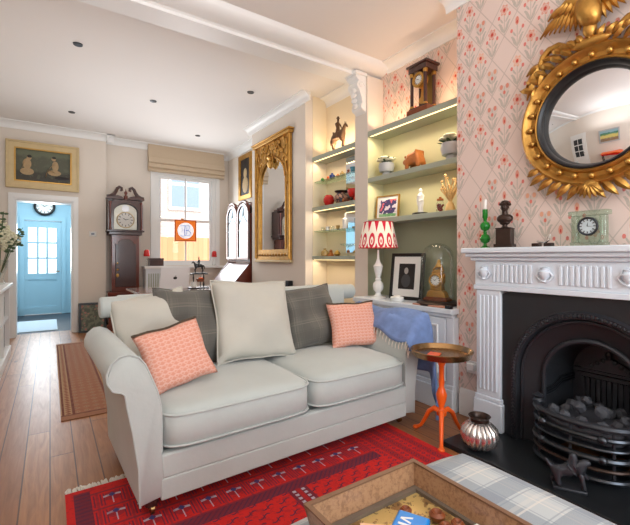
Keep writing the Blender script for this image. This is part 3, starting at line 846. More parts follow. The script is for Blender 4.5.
# ============================================================ alcove 2 shelves
B0, B1 = 3.166, 3.950
def s2(name, label, z, th, glass=False):
    t = thing(name, label, 'shelf')
    if glass: MB().box(XN+.02, XK-.014, B0, B1, z-.010, z).build('pane', M['glassg'], t, smooth=False)
    else:
        MB().box(XN-.01, XK-.013, B0, B1, z-th, z).build('board', M['shelf'], t, smooth=False, bevel=.003)
        MB().box(XN+.005, XN+.015, B0+.02, B1-.02, z-th-.006, z-th-.0008).build('light_strip', M['strip'], t, smooth=False)
    return t
s2('niche_shelf', 'grey lit shelf under the bronze horse and rider', 2.34, .05)
s2('niche_shelf', 'grey lit shelf under the red globe and patterned pot', 1.74, .045)
s2('niche_shelf', 'lowest grey lit shelf of the niche near cushion height', 1.16, .04)
s2('glass_shelf', 'clear glass shelf with tiny coloured ornaments', 2.05, .01, True)
s2('glass_shelf', 'clear glass shelf with small cups below the red globe', 1.46, .01, True)

# ============================================================ horse and rider
def horse(parent, s, m, rider=True, name='horse_body', front=1):
    """horse facing local +x*front, feet at z 0, height about 1.0*s at the withers"""
    f = front
    V = [(-.02, 0, .78, .20), (-.36, 0, .82, .20), (.32, 0, .80, .19), (.46, 0, .98, .12), (.56, 0, 1.16, .085), (.62, 0, 1.26, .07), (.74, 0, 1.14, .055), (.80, 0, 1.04, .045),
         (-.52, 0, .80, .06), (-.62, 0, .62, .05), (-.62, 0, .4, .03)]
    Ed = [(0, 1), (0, 2), (2, 3), (3, 4), (4, 5), (5, 6), (6, 7), (1, 8), (8, 9), (9, 10)]
    def leg(base, pts):
        prev = base
        for p in pts: V.append(p); Ed.append((prev, len(V)-1)); prev = len(V)-1
    leg(2, [(.34, .09, .52, .075), (.38, .09, .30, .045), (.36, .09, .08, .035), (.41, .09, .02, .045)])
    leg(2, [(.36, -.09, .52, .075), (.52, -.09, .38, .045), (.46, -.09, .16, .035), (.50, -.09, .12, .04)])
    leg(1, [(-.36, .10, .52, .085), (-.50, .10, .34, .045), (-.44, .10, .08, .035), (-.39, .10, .02, .045)])
    leg(1, [(-.34, -.10, .52, .085), (-.38, -.10, .34, .045), (-.28, -.10, .08, .035), (-.23, -.10, .02, .045)])
    V = [(x*s*f, y*s, z*s, r*s) for x, y, z, r in V]
    o = skin(name, m, V, Ed, parent, 0, 2)
    for yy in (-.035, .035): MB().lathe([(.02*s, 0), (.014*s, .05*s), (0, .09*s)], (.63*s*f, yy*s, 1.30*s), 8).build('ear', m, parent)
    if rider:
        W = [(-.02, 0, 1.04, .09), (.0, 0, 1.28, .10), (.0, 0, 1.42, .10), (.01, 0, 1.53, .045), (.02, 0, 1.62, .07), (.02, 0, 1.70, .06),
             (.10, .17, .92, .065), (.04, .2, .66, .045), (.10, .2, .6, .035), (.10, -.17, .92, .065), (.04, -.2, .66, .045), (.10, -.2, .6, .035),
             (.0, .15, 1.40, .045), (.08, .17, 1.24, .035), (.22, .06, 1.16, .03), (.0, -.15, 1.40, .045), (.08, -.17, 1.24, .035), (.22, -.06, 1.16, .03)]
        F = [(0, 1), (1, 2), (2, 3), (3, 4), (4, 5), (0, 6), (6, 7), (7, 8), (0, 9), (9, 10), (10, 11), (2, 12), (12, 13), (13, 14), (2, 15), (15, 16), (16, 17)]
        skin('rider', m, [(x*s*f, y*s, z*s, r*s) for x, y, z, r in W], F, parent, 0, 2)
        MB().lathe([(.10*s, 0), (.10*s, .015*s), (.06*s, .02*s), (.055*s, .09*s), (0, .1*s)], (.02*s*f, 0, 1.70*s), 12).build('hat', m, parent)
t = thing('horse_statue', 'brown bronze horse and rider on the top shelf of the niche', 'statue', (2.70, 3.56, 2.348), -90)
horse(t, .215, M['horse'])
MB().box(-.13, .13, -.035, .035, -.006, .004).build('base', M['bronze'], t, bevel=.002)

# trinkets in alcove two
def ornament(kind, x, y, z, m, sc, label, group):
    prof = {'bottle': [(.4, 0), (.5, .1), (.5, .6), (.2, .8), (.2, 1), (0, 1)], 'bird': [(.3, 0), (.6, .3), (.4, .7), (.15, .9), (0, 1)], 'cup': [(.3, 0), (.35, .1), (.5, .9), (.45, .9), (.3, .15), (0, .15)],
            'cone': [(.5, 0), (.45, .15), (.2, .6), (.28, .75), (0, 1)]}[kind]
    o = MB().lathe([(r*sc, h*sc) for r, h in prof], seg=14).build({'bottle': 'miniature_bottle', 'bird': 'bird_ornament', 'cup': 'small_cup', 'cone': 'figurine'}[kind], m)
    o.location = (x, y, z+.001); return tag(o, label, {'bottle': 'bottle', 'bird': 'ornament', 'cup': 'cup', 'cone': 'figurine'}[kind], group)
g = 'tiny ornaments on the upper glass shelf'
cols = [('bird', M['green'], .045, 'tiny green bird ornament at the far end of the upper glass shelf'), ('cone', M['orange'], .05, 'tiny orange figurine on the upper glass shelf'), ('bottle', mat('deep blue glass', S(50, 70, 130), .2), .065, 'tiny deep blue bottle on the upper glass shelf'),
        ('bird', M['oakc'], .045, 'tiny brown bird ornament on the upper glass shelf'), ('bottle', M['amber'], .055, 'tiny amber bottle on the upper glass shelf'), ('cone', M['walnut'], .06, 'tiny dark wooden figurine on the upper glass shelf'), ('cup', M['tealg'], .07, 'turquoise glass on the upper glass shelf nearest the pillar')]
for k, (kd, m, sc, lab) in enumerate(cols): ornament(kd, 2.70+.01*(k % 2), 3.86-.095*k, 2.05, m, sc, lab, g)
o = MB().lathe([(.025, 0), (.045, .012), (.064, .05), (.066, .075), (.05, .115), (.03, .128), (.026, .126), (0, .126)]).build('red_globe_vase', M['red']); o.location = (2.69, 3.72, 1.741)
tag(o, 'round red glass globe vase on the middle niche shelf beside the patterned pot', 'vase')
t = thing('patterned_pot', 'wide necked brown patterned pot on the middle niche shelf', 'pot', (2.705, 3.50, 1.741))
MB().lathe([(.04, 0), (.055, .01), (.092, .06), (.085, .09), (.055, .115), (.05, .125), (0, .125)], seg=24).build('body', M['pot'], t)
MB().lathe([(.048, .122), (.075, .135), (.08, .145), (.07, .148), (.04, .13), (0, .13)], seg=24).build('rim', M['bronze'], t)
t = thing('red_bowl', 'red glass bowl on a foot nearest the pillar on the middle niche shelf', 'bowl', (2.70, 3.27, 1.741))
MB().lathe([(.035, 0), (.035, .008), (.012, .015), (.012, .04), (.05, .055), (.075, .1), (.07, .135), (.065, .135), (.06, .1), (0, .06)], seg=24).build('bowl', M['red'], t)
for k, (m, yy) in enumerate([(M['oakc'], 3.385), (M['walnut'], 3.355), (M['orange'], 3.18)]):
    o = MB().sph((0, 0, .022), .022, (1.2, 1, 1)).sph((.02, 0, .04), .010).build('bead_fruit', m); o.location = (2.652, yy, 1.741)
    tag(o, ['light brown carved fruit in front of the patterned pot', 'dark brown carved fruit beside the patterned pot', 'orange carved fruit against the pillar'][k], 'ornament', 'carved fruits on the middle niche shelf')
for k in range(4):
    ornament('cup', 2.70, 3.86-.10*k, 1.46, [M['glass'], M['white'], M['glass'], M['amber']][k], .05, ['small clear cup at the far end of the lower glass shelf', 'small white cup on the lower glass shelf', 'small clear cup in the middle of the lower glass shelf', 'small amber cup on the lower glass shelf'][k], 'cups on the lower glass shelf')
for k in range(3):
    ornament(['bottle', 'cone', 'bird'][k], 2.69, 3.80-.12*k, 1.16, [M['amber'], M['oakc'], M['goldl']][k], .09-.01*k, ['amber bottle standing on the lowest niche shelf', 'orange brown figurine on the lowest niche shelf', 'gilt bird on the lowest niche shelf'][k], 'ornaments on the lowest niche shelf')
t = thing('glass_dish', 'footed clear glass dish on the lowest niche shelf', 'dish', (2.71, 3.38, 1.161))
MB().lathe([(.04, 0), (.008, .01), (.008, .09), (.09, .12), (.1, .135), (.09, .13), (0, .10)], seg=20).build('dish', M['glass'], t)
for k in range(2):
    o = MB().lathe([(.03, 0), (.035, .1), (.012, .12), (.012, .17), (0, .17)], seg=14).build('candlestick', M['white'] if k else M['tealg']); o.location = (2.72, 3.24, 1.461) if not k else (2.68, 3.40, 1.461)
    tag(o, ['turquoise bottle nearest the pillar on the lower glass shelf', 'white bottle beside the turquoise one on the lower glass shelf'][k], 'bottle')

# ============================================================ tall gilt mirror on breast two
t = thing('wall_mirror', 'tall carved gilt wall mirror with an arched top', 'mirror', (XB-.003, 4.75, 1.08), -90)
W2, Hh = .50, 1.68
MB().box(-W2+.05, W2-.05, -.012, 0, .04, Hh-.06).build('backing', M['walnut'], t, smooth=False)
gx, gz0, gz1 = .375, .17, 1.10
pts = [(-gx, gz0), (gx, gz0)]+[(gx*math.cos(R(a))*(1 if abs(math.cos(R(a))) > 0 else 1), gz1+.30*math.sin(R(a))) for a in range(0, 181, 12)]
MB().prism(pts, 'y', -.016, -.0125).build('glass', M['mirror'], t, smooth=False)
mb = MB()
# frame sides and bottom
for s_ in (-1, 1):
    a, b = sorted((s_*gx, s_*W2)); mb.box(a, b, -.035, -.012, .05, Hh-.05); mb.tube([(s_*(W2-.02), -.04, .05), (s_*(W2-.02), -.04, Hh-.06)], .018); mb.tube([(s_*(gx+.005), -.036, gz0), (s_*(gx+.005), -.036, gz1)], .012)
mb.box(-W2, W2, -.035, -.012, .03, gz0)
# spandrel between the arch and the top
n = 20; top = Hh-.05
for k in range(n):
    a0, a1 = R(180*k/n), R(180*(k+1)/n)
    p0 = (gx*math.cos(a0), gz1+.30*math.sin(a0)); p1 = (gx*math.cos(a1), gz1+.30*math.sin(a1))
    mb.prism([p0, p1, (p1[0], top), (p0[0], top)], 'y', -.032, -.012)
mb.build('frame', M['gold'], t, smooth=False)
MB().box(-W2-.03, W2+.03, -.075, -.005, Hh-.06, Hh-.02).box(-W2-.05, W2+.05, -.09, -.005, Hh-.02, Hh).build('cornice', M['goldl'], t, bevel=.006)
MB().box(-W2-.01, W2+.01, -.045, -.005, 0, .03).build('base_rail', M['antg'], t, bevel=.003)
mb = MB()
mb.tube([(gx*math.cos(R(a)), -.04, gz1+.30*math.sin(R(a))) for a in range(0, 181, 10)], .015)
rnd = random.Random(3)
for k in range(70):
    x = rnd.uniform(-.44, .44); lim = gz1+.30*math.sqrt(max(0, 1-(x/gx)**2)) if abs(x) < gx else gz1-.1
    z = rnd.uniform(lim+.02, top-.02)
    if z > lim+.01: mb.sph((x, -.038, z), rnd.uniform(.014, .03), (1, .6, 1.3), 8)
for s_ in (-1, 1):
    mb.tube([(s_*(.10+.16*q/8), -.045, top-.03-.05*math.sin(q*.8)-.02*q) for q in range(9)], .014)
    mb.tube([(s_*(.42+.03*math.sin(q*1.2)), -.045, gz1+.45-.07*q) for q in range(9)], .014)
mb.build('carving', M['gold'], t)
mb = MB(); mb.lathe([(.0, 0), (.035, .03), (.05, .08), (.03, .12), (.055, .15), (.03, .17), (0, .2)], (0, -.05, gz1+.15), 14)
for s_ in (-1, 1): mb.tube([(0, -.05, gz1+.28), (s_*.06, -.06, gz1+.34), (s_*.09, -.06, gz1+.26), (s_*.06, -.06, gz1+.2)], .012)
mb.build('urn_crest', M['goldl'], t)
mb = MB()
for k in range(12): mb.sph((-.44+.08*k, -.038, .10), .028, (1.2, .5, .8), 8)
mb.build('foliage_band', M['gold'], t)

# small gilt picture beyond
t = thing('small_picture', 'gilt framed dark picture hanging high beside the back window', 'picture', (XK-.003, 6.35, 2.20), -90)
MB().box(-.22, .22, -.02, 0, .0, .68).build('canvas', M['drk'], t, smooth=False)
mb = MB()
for a, b, c, d in ((-.27, .27, -.05, .03), (-.27, .27, .65, .73), (-.27, -.19, -.05, .73), (.19, .27, -.05, .73)): mb.box(a, b, -.04, 0, c, d)
mb.build('frame', M['gold'], t, smooth=False, bevel=.01)
MB().sph((0, -.022, .40), .07, (1, .15, 1.3)).sph((0, -.022, .2), .12, (1, .1, 1.2)).build('portrait', M['skin'], t)

# ============================================================ bathers painting over the door
t = thing('framed_painting', 'wide gilt framed painting of two seated bathers over the doorway', 'painting', (-.075, YA-.003, 2.475), 0)
fw_, fh_ = .445, .34
mb = MB()
for a, b, c, d in ((-fw_, fw_, -fh_, -fh_+.10), (-fw_, fw_, fh_-.10, fh_), (-fw_, -fw_+.10, -fh_, fh_), (fw_-.10, fw_, -fh_, fh_)): mb.box(a, b, -.045, 0, c, d)
for a, b, c, d in ((-fw_, fw_, -fh_, -fh_+.03), (-fw_, fw_, fh_-.03, fh_), (-fw_, -fw_+.03, -fh_, fh_), (fw_-.03, fw_, -fh_, fh_)): mb.box(a, b, -.06, -.04, c, d)
mb.build('frame', M['antg'], t, smooth=False, bevel=.008)
mb = MB(); q = .10
for a, b, c, d in ((-fw_+q, fw_-q, -fh_+q, -fh_+q+.015), (-fw_+q, fw_-q, fh_-q-.015, fh_-q), (-fw_+q, -fw_+q+.015, -fh_+q, fh_-q), (fw_-q-.015, fw_-q, -fh_+q, fh_-q)): mb.box(a, b, -.05, -.01, c, d)
mb.build('inner_edge', M['goldl'], t, smooth=False)
MB().box(-fw_+q, fw_-q, -.02, -.005, -fh_+q, fh_-q).build('canvas', M['figp'], t, smooth=False)
mb = MB()   # two simple seated figures, seen from the back and from the side
mb.sph((-.20, -.022, .02), .07, (.75, .06, 1.1), 14).sph((-.20, -.022, -.09), .075, (1.1, .06, .7), 14).sph((-.175, -.022, .11), .03, (1, .1, 1.1), 12)
mb.tube([(-.23, -.022, .05), (-.26, -.022, -.05)], .016, 8, flat=.2)
b1 = mb.build('painted_bather', M['skin'], t)
mb = MB(); mb.sph((.14, -.022, .02), .06, (.7, .06, 1.25), 14).sph((.13, -.022, -.08), .07, (1.2, .06, .6), 14).sph((.12, -.022, .125), .028, (1, .1, 1.1), 12)
mb.tube([(.14, -.022, -.08), (.05, -.022, -.04), (.02, -.022, -.15)], .022, 8, flat=.2).tube([(.15, -.022, .06), (.08, -.022, .0), (.07, -.022, -.03)], .015, 8, flat=.2)
b2 = mb.build('painted_bather', M['skin'], t)
MB().sph((-.172, -.023, .128), .028, (1, .1, .9), 12).build('painted_hair', M['drk'], b1)
MB().sph((.125, -.023, .143), .026, (1, .1, .8), 12).build('painted_hair', M['drk'], b2)
MB().sph((.22, -.021, -.15), .06, (1.6, .05, .4), 12).build('painted_shadow', M['drk'], t)

# light switch
t = thing('light_switch', 'white light switch plate on the wall beside the doorway', 'switch', (.555, YA-.001, 1.51), 0)
MB().box(-.05, .05, -.008, 0, -.04, .04).build('plate', M['paper'], t, bevel=.003)
MB().box(-.022, .022, -.013, -.008, -.012, .012).build('rocker', M['steel'], t, smooth=False)
# firescreen picture on floor
t = thing('needlework_panel', 'black framed floral needlework panel leaning on the wall beside the doorway', 'picture', (.545, YA-.14, 0), 0); t.rotation_euler = (R(-8), 0, 0)
mb = MB()
for a, b, c, d in ((-.185, .185, 0, .03), (-.185, .185, .42, .45), (-.185, -.155, 0, .45), (.155, .185, 0, .45)): mb.box(a, b, -.015, .015, c, d)
mb.build('frame', M['black'], t, smooth=False, bevel=.004)
MB().box(-.157, .157, -.005, .005, .03, .42).build('needlework', M['needle'], t, smooth=False)

# ============================================================ longcase clock
t = thing('longcase_clock', 'tall dark mahogany longcase clock against the back wall', 'clock', (1.0, 6.99, 0), 0)
MB().box(-.25, .25, -.13, .19, 0, .58).box(-.27, .27, -.15, .20, 0, .10).box(-.26, .26, -.14, .195, .55, .6).build('base', M['mahog'], t, bevel=.006)
MB().box(-.20, .20, -.10, .18, .6, 1.50).build('trunk', M['mahog'], t, bevel=.006)
pts = [(-.15, .68), (.15, .68), (.15, 1.36), (.12, 1.36), (.10, 1.40), (.05, 1.43), (-.05, 1.43), (-.10, 1.40), (-.12, 1.36), (-.15, 1.36)]
d = MB().prism(pts, 'y', -.118, -.10).build('trunk_door', M['dmahog'], t, bevel=.006)
MB().sph((-.12, -.125, .95), .018).sph((-.12, -.125, 1.05), .014).sph((-.12, -.125, .86), .022, (1, .4, 1.4)).build('escutcheon', M['goldl'], d)
MB().box(-.24, .24, -.13, .18, 1.50, 1.55).box(-.27, .27, -.15, .18, 1.55, 1.575).build('hood_moulding', M['dmahog'], t, bevel=.006)
mb = MB()
mb.box(-.25, -.18, -.13, .18, 1.575, 2.02).box(.18, .25, -.13, .18, 1.575, 2.02).box(-.18, .18, -.05, .18, 1.575, 2.02)
archp = [(.18*math.cos(R(a)), 1.86+.14*math.sin(R(a))) for a in range(0, 181, 12)]
for (p0, p1) in zip(archp, archp[1:]): mb.prism([p0, p1, (p1[0], 2.05), (p0[0], 2.05)], 'y', -.13, -.05)
mb.box(-.25, .25, -.05, .18, 2.0, 2.06)
mb.build('hood', M['dmahog'], t, smooth=False)
for s_ in (-1, 1): MB().lathe([(.02, 0), (.022, .02), (.014, .04), (.014, .40), (.022, .42), (.02, .44)], (s_*.225, -.145, 1.578), 12).build('column', M['mahog'], t)
mb = MB()
for s_ in (-1, 1):
    mb.prism([(s_*.27, 2.06), (s_*.27, 2.09), (s_*.12, 2.12), (s_*.05, 2.10), (s_*.03, 2.06)], 'y', -.14, .05)
    pts = [(s_*.265, -.10, 2.09), (s_*.22, -.10, 2.10), (s_*.17, -.10, 2.13), (s_*.14, -.10, 2.18), (s_*.12, -.10, 2.23), (s_*.09, -.10, 2.255), (s_*.06, -.10, 2.24), (s_*.055, -.10, 2.21), (s_*.08, -.10, 2.20)]
    mb.tube(pts, [.03, .03, .03, .026, .024, .024, .022, .02, .018], 8)
mb.build('swan_neck_pediment', M['dmahog'], t)
MB().lathe([(.03, 2.06), (.03, 2.12), (.012, 2.13), (.028, 2.17), (.008, 2.2), (0, 2.24)], (0, -.1, 0), 14).build('finial', M['mahog'], t)
pts = [(-.165, 1.59), (.165, 1.59)]+[(.165*math.cos(R(a)), 1.86+.125*math.sin(R(a))) for a in range(0, 181, 12)]
MB().prism(pts, 'y', -.075, -.055).build('silvered_plate', mat('silvered dial plate', S(206, 204, 190), .35, .3, var=.1, vs=14), t, smooth=False)
dial(t, (0, -.08, 1.74), .12, M['paper'], M['antg'], .008, hour=(10, 12))
MB().lathe([(0, 0), (.055, 0), (.055, .005), (0, .005)], (0, -.076, 1.92), 20, 'y').build('moon_dial', M['alu'], t)

# ============================================================ bureau cabinet (double dome, mirrored doors)
t = thing('bureau_cabinet', 'mahogany double domed bureau cabinet with arched mirrored doors', 'cabinet', (2.47, 6.0, 0), -90)
hw = .45
MB().box(-hw, hw, -.22, .26, 0, .74).build('chest', M['mahog'], t, bevel=.006)
for z in (.08, .30, .52):
    d = MB().box(-hw+.03, hw-.03, -.232, -.2195, z, z+.19).build('drawer', M['mahog'], t, bevel=.004)
    for s_ in (-.22, .22): MB().tube([(s_-.04, -.233, z+.1), (s_-.03, -.25, z+.085), (s_+.03, -.25, z+.085), (s_+.04, -.233, z+.1)], .005).build('drawer_handle', M['goldl'], d)
for s_ in (-1, 1): MB().prism([(-.22, .74), (.20, .74), (.20, 1.06), (.06, 1.06)], 'x', s_*hw-.012*(1+s_), s_*hw+.012*(1-s_)).build('bureau_side', M['mahog'], t, bevel=.003)
MB().prism([(-.215, .745), (.20, .745), (.20, 1.05), (.065, 1.05)], 'x', -hw+.026, hw-.026).build('writing_slope', mat('polished pale mahogany', S(120, 72, 56), .3, coat=.35, var=.2, vs=6), t, bevel=.003)
mb = MB(); mb.box(-hw, hw, .06, .25, 1.06, 1.10).box(-hw, -hw+.03, .06, .25, 1.1, 1.82).box(hw-.03, hw, .06, .25, 1.1, 1.82).box(-hw, hw, .22, .25, 1.06, 1.9)
for s_ in (-1, 1):
    cx = s_*hw/2
    ar = [(cx+hw/2*math.cos(R(a)), 1.82+.20*math.sin(R(a))) for a in range(0, 181, 10)]
    mb.prism(ar, 'y', .10, .25)
mb.build('upper_case', M['mahog'], t, smooth=False, bevel=.004)
for s_ in (-1, 1):
    cx = s_*hw/2; w = hw/2-.008
    outer = [(cx-w, 1.11), (cx+w, 1.11)]+[(cx+w*math.cos(R(a)), 1.80+.19*math.sin(R(a))) for a in range(0, 181, 12)]
    wi = w-.04
    inner = [(cx-wi, 1.15), (cx+wi, 1.15)]+[(cx+wi*math.cos(R(a)), 1.80+.155*math.sin(R(a))) for a in range(0, 181, 12)]
    mb = MB(); n = len(outer)
    for k in range(n):
        k2 = (k+1) % n; v = [mb._v((p[0], .03, p[1])) for p in (outer[k], outer[k2], inner[k2], inner[k])]; mb._f(v)
        v = [mb._v((p[0], y, p[1])) for p, y in ((outer[k], .03), (outer[k2], .03), (outer[k2], .058), (outer[k], .058))]; mb._f(v)
        v = [mb._v((p[0], y, p[1])) for p, y in ((inner[k], .03), (inner[k2], .03), (inner[k2], .05), (inner[k], .05))]; mb._f(v)
    d = mb.build('mirrored_door', mat('pale reflecting frame', S(150, 128, 122), .25, .3), t, smooth=False)
    MB().prism(inner, 'y', .046, .05).build('mirror_glass', M['dimm'], d, smooth=False)
    mb = MB(); mb.box(cx-wi, cx+wi, .040, .046, 1.56, 1.575); mb.tube([(cx-wi, .043, 1.66), (cx-.02, .043, 1.80), (cx, .043, 1.94)], .005); mb.tube([(cx+wi, .043, 1.66), (cx+.02, .043, 1.80), (cx, .043, 1.94)], .005)
    mb.build('glazing_bars', M['lead'], d)
    MB().tube([(cx+(hw/2)*math.cos(R(a)), .05, 1.83+.20*math.sin(R(a))) for a in range(0, 181, 12)], .02).build('arched_moulding', M['mahog'], t)

# ============================================================ furniture behind sofa
t = thing('dining_table', 'polished mahogany table behind the sofa', 'table', (1.50, 5.05, 0), 0)
MB().box(-.70, .70, -.45, .45, .725, .755).build('tabletop', mat('polished mahogany top', S(150, 110, 96), .22, coat=1, var=.25, vs=5), t, bevel=.008)
MB().box(-.62, .62, -.38, .38, .64, .7245).build('apron', M['mahog'], t, bevel=.003)
for sx in (-1, 1):
    for sy in (-1, 1): MB().lathe([(.018, 0), (.022, .03), (.03, .1), (.035, .5), (.03, .55), (.035, .6), (.035, .64)], (sx*.58, sy*.34, 0), 12).build('leg', M['mahog'], t)
t = thing('laptop', 'open silver laptop on the polished table, lid turned this way', 'laptop', (1.25, 4.95, .756), 8)
MB().box(-.17, .17, -.02, .22, 0, .014).build('keyboard_base', M['alu'], t, bevel=.004)
o = MB().box(-.18, .18, -.004, .004, 0, .26).build('lid', mat('pale silver lid', S(232, 234, 238), .4, var=0), t, bevel=.003); o.location = (0, -.012, .014); o.rotation_euler = (R(12), 0, 0)
mb = MB(); mb.lathe([(0, 0), (.016, 0), (.016, .001), (0, .001)], (-.006, -.0045, .13), 16, 'y').lathe([(0, 0), (.016, 0), (.016, .001), (0, .001)], (.008, -.0045, .13), 16, 'y').sph((.006, -.005, .154), .006, (1.4, .2, .8), 8)
mb.build('emblem', M['black'], o)
t = thing('display_stand', 'two tier black stand on the table, holding the small black horse', 'stand', (1.56, 4.98, .756), 0)
MB().box(-.12, .12, -.06, .06, 0, .012).build('lower_tier', M['black'], t, bevel=.002)
MB().box(-.11, .11, -.05, .05, .175, .19).build('upper_tier', M['black'], t, bevel=.002)
for x in (-.06, .07): MB().lathe([(.006, .012), (.011, .05), (.006, .09), (.011, .13), (.006, .175)], (x, 0, 0), 10).build('post', M['black'], t)
t = thing('horse_figurine', 'small black horse and jockey standing on the two tier stand', 'figurine', (1.57, 4.98, .947), 0)
horse(t, .115, M['black'], front=-1)
MB().box(-.08, .08, -.02, .02, -.001, .004).build('base', M['black'], t)
t = thing('toy_boat', 'small brown model boat on the lower tier of the black stand', 'model boat', (1.585, 4.975, .835), 0)
MB().prism([(-.05, .04), (.05, .04), (.035, .0), (-.035, .0)], 'y', -.02, .02).build('hull', M['walnut'], t, bevel=.003)
MB().tube([(0, 0, .04), (0, 0, .07)], .004).box(-.02, .03, -.012, .012, .04, .055).build('cabin', M['orange'], t)
MB().lathe([(.012, 0), (.006, .01)], (0, 0, 0), 8).tube([(0, 0, -.066), (0, 0, 0)], .006).build('stand', M['black'], t)
t = thing('striped_mug', 'white patterned mug on the lower tier of the black stand', 'mug', (1.50, 4.965, .769), 0)
MB().lathe([(.026, 0), (.03, .01), (.03, .07), (.026, .07), (.026, .01), (0, .01)], seg=18).build('body', M['white'], t)
MB().tube([(-.029, 0, .055), (-.05, 0, .05), (-.05, 0, .025), (-.029, 0, .018)], .005).build('handle', M['white'], t)
t = thing('wooden_box', 'small dark brown box on the white cabinet under the back window', 'box', (1.47, 6.97, 1.001), 0)
MB().box(-.11, .11, -.07, .07, 0, .10).build('body', M['dmahog'], t, bevel=.003); MB().box(-.115, .115, -.075, .075, .101, .13).build('lid', M['dmahog'], t, bevel=.003)
t = thing('radiator_cover', 'white low cabinet under the back window behind the laptop', 'cabinet', (1.42, 6.93, 0), 0)
MB().box(-.14, .18, -.13, .10, .0, .96).build('body', M['cabinet'], t, bevel=.004)
MB().box(-.16, .20, -.15, .11, .96, 1.0).build('top', M['trim'], t, bevel=.004)
mb = MB()
for k in range(7): mb.box(-.10+.035*k, -.085+.035*k, -.137, -.1305, .2, .88)
mb.build('grille', M['shelf'], t, smooth=False)
# red shaded candle lamps
def candle_lamp(loc, lab):
    t = thing('candle_lamp', lab, 'lamp', loc, 0, 'red shaded candle lamps at the back window')
    MB().lathe([(.04, 0), (.04, .008), (.01, .02), (.006, .05), (.01, .08), (.006, .12), (.009, .2), (0, .2)], seg=14).build('stem', M['glass'], t)
    MB().lathe([(.045, .16), (.05, .17), (.04, .25), (.02, .27), (.018, .26), (.035, .24), (.04, .17)], seg=10, wob=lambda a, z: .12*math.sin(5*a)).build('shade', M['red'], t)
    MB().lathe([(.008, .2), (.008, .24), (0, .25)], seg=8).build('candle', M['candle'], t)
candle_lamp((1.31, 6.87, 1.001), 'red shaded glass candle lamp on the white cabinet beside the tall clock')
candle_lamp((2.52, 7.10, .991), 'red shaded glass candle lamp on the window sill beside the bureau')
# black radio on the floor-side shelf
t = thing('black_speaker', 'small black speaker on the wall behind the sofa under the tall mirror', 'speaker', (XB-.04, 4.28, .765), -90)
MB().box(-.045, .045, -.03, .03, 0, .09).build('body', M['black'], t, bevel=.006)
MB().lathe([(0, 0), (.03, 0), (.03, .003), (0, .003)], (0, -.03, .045), 18, 'y').build('grille', M['steel'], t)
MB().box(-.01, .01, .02, .0395, .03, .06).build('bracket', M['steel'], t)

# ============================================================ runner and red rug
o = MB().box(-.20, .20, -1.45, 1.45, .0, .006).build('runner_rug', M['runner'], smooth=False); o.location = (.265, 4.72, .0005)
tag(o, 'narrow faded brown patterned runner on the boards of the back room', 'rug')
t = thing('red_rug', 'bright red tribal patterned rug under the sofa', 'rug', (.06, .14, .0005))
MB().box(0, 1.86, 0, 2.1, 0, .009).build('pile', M['rug'], t, smooth=False)
mb = MB(); rnd = random.Random(1)
for k in range(150):
    x = .01+1.84*k/149; mb.tube([(x, 2.1, .005), (x+rnd.uniform(-.006, .006), 2.13, .003), (x+rnd.uniform(-.01, .01), 2.15+rnd.uniform(-.006, .008), .0025)], [.006, .0075, .005], 5)
f = mb.build('fringe', M['fringe'], t); f['kind'] = 'stuff'

# ============================================================ SOFA
SO = thing('sofa', 'large pale grey scroll arm sofa with two seat cushions', 'sofa', (.318, 1.80, 0), 2.0)
LW = 1.75                           # base width
mb = MB(); mb.box(.03, LW-.03, .03, .84, .12, .27)
mb.build('frame', M['sofa'], SO, bevel=.01)
MB().box(.085, LW-.085, .0, .05, .175, .285).build('front_rail', M['sofa'], SO, bevel=.012, segs=3)
MB().box(.085, LW-.085, -.002, .045, .085, .178).build('front_border', M['sofa'], SO, bevel=.006)
def arm(sgn):
    X = lambda x: x if sgn < 0 else LW-x
    P = [(.10, .10), (.0, .085), (-.005, .25), (-.03, .42), (-.05, .52), (-.058, .575), (-.075, .59), (-.105, .60), (-.125, .635), (-.127, .67), (-.112, .71), (-.08, .737), (-.045, .742), (-.005, .725), (.02, .69), (.045, .63), (.07, .565), (.085, .50), (.088, .3)]
    mb = MB()
    rows = []
    ys = [(0.0, .965), (.012, 1), (.3, 1.01), (.6, 1.01), (.84, 1.0), (.86, .97)]
    cx, cz = .02, .42
    for y, s_ in ys: rows.append([mb._v((X(cx+(x-cx)*s_), y, cz+(z-cz)*s_)) for x, z in P])
    n = len(P)
    for A, B in zip(rows, rows[1:]):
        for k in range(n): mb._f([A[k], A[(k+1) % n], B[(k+1) % n], B[k]])
    mb._f(rows[0]); mb._f(rows[-1])
    o = mb.build('arm', M['sofa'], SO, ang=50)
    MB().tube([(X(x), .004, z) for x, z in P[1:]], .005, 6).build('piping', M['sofa'], o)
    return o
arm(-1); arm(1)
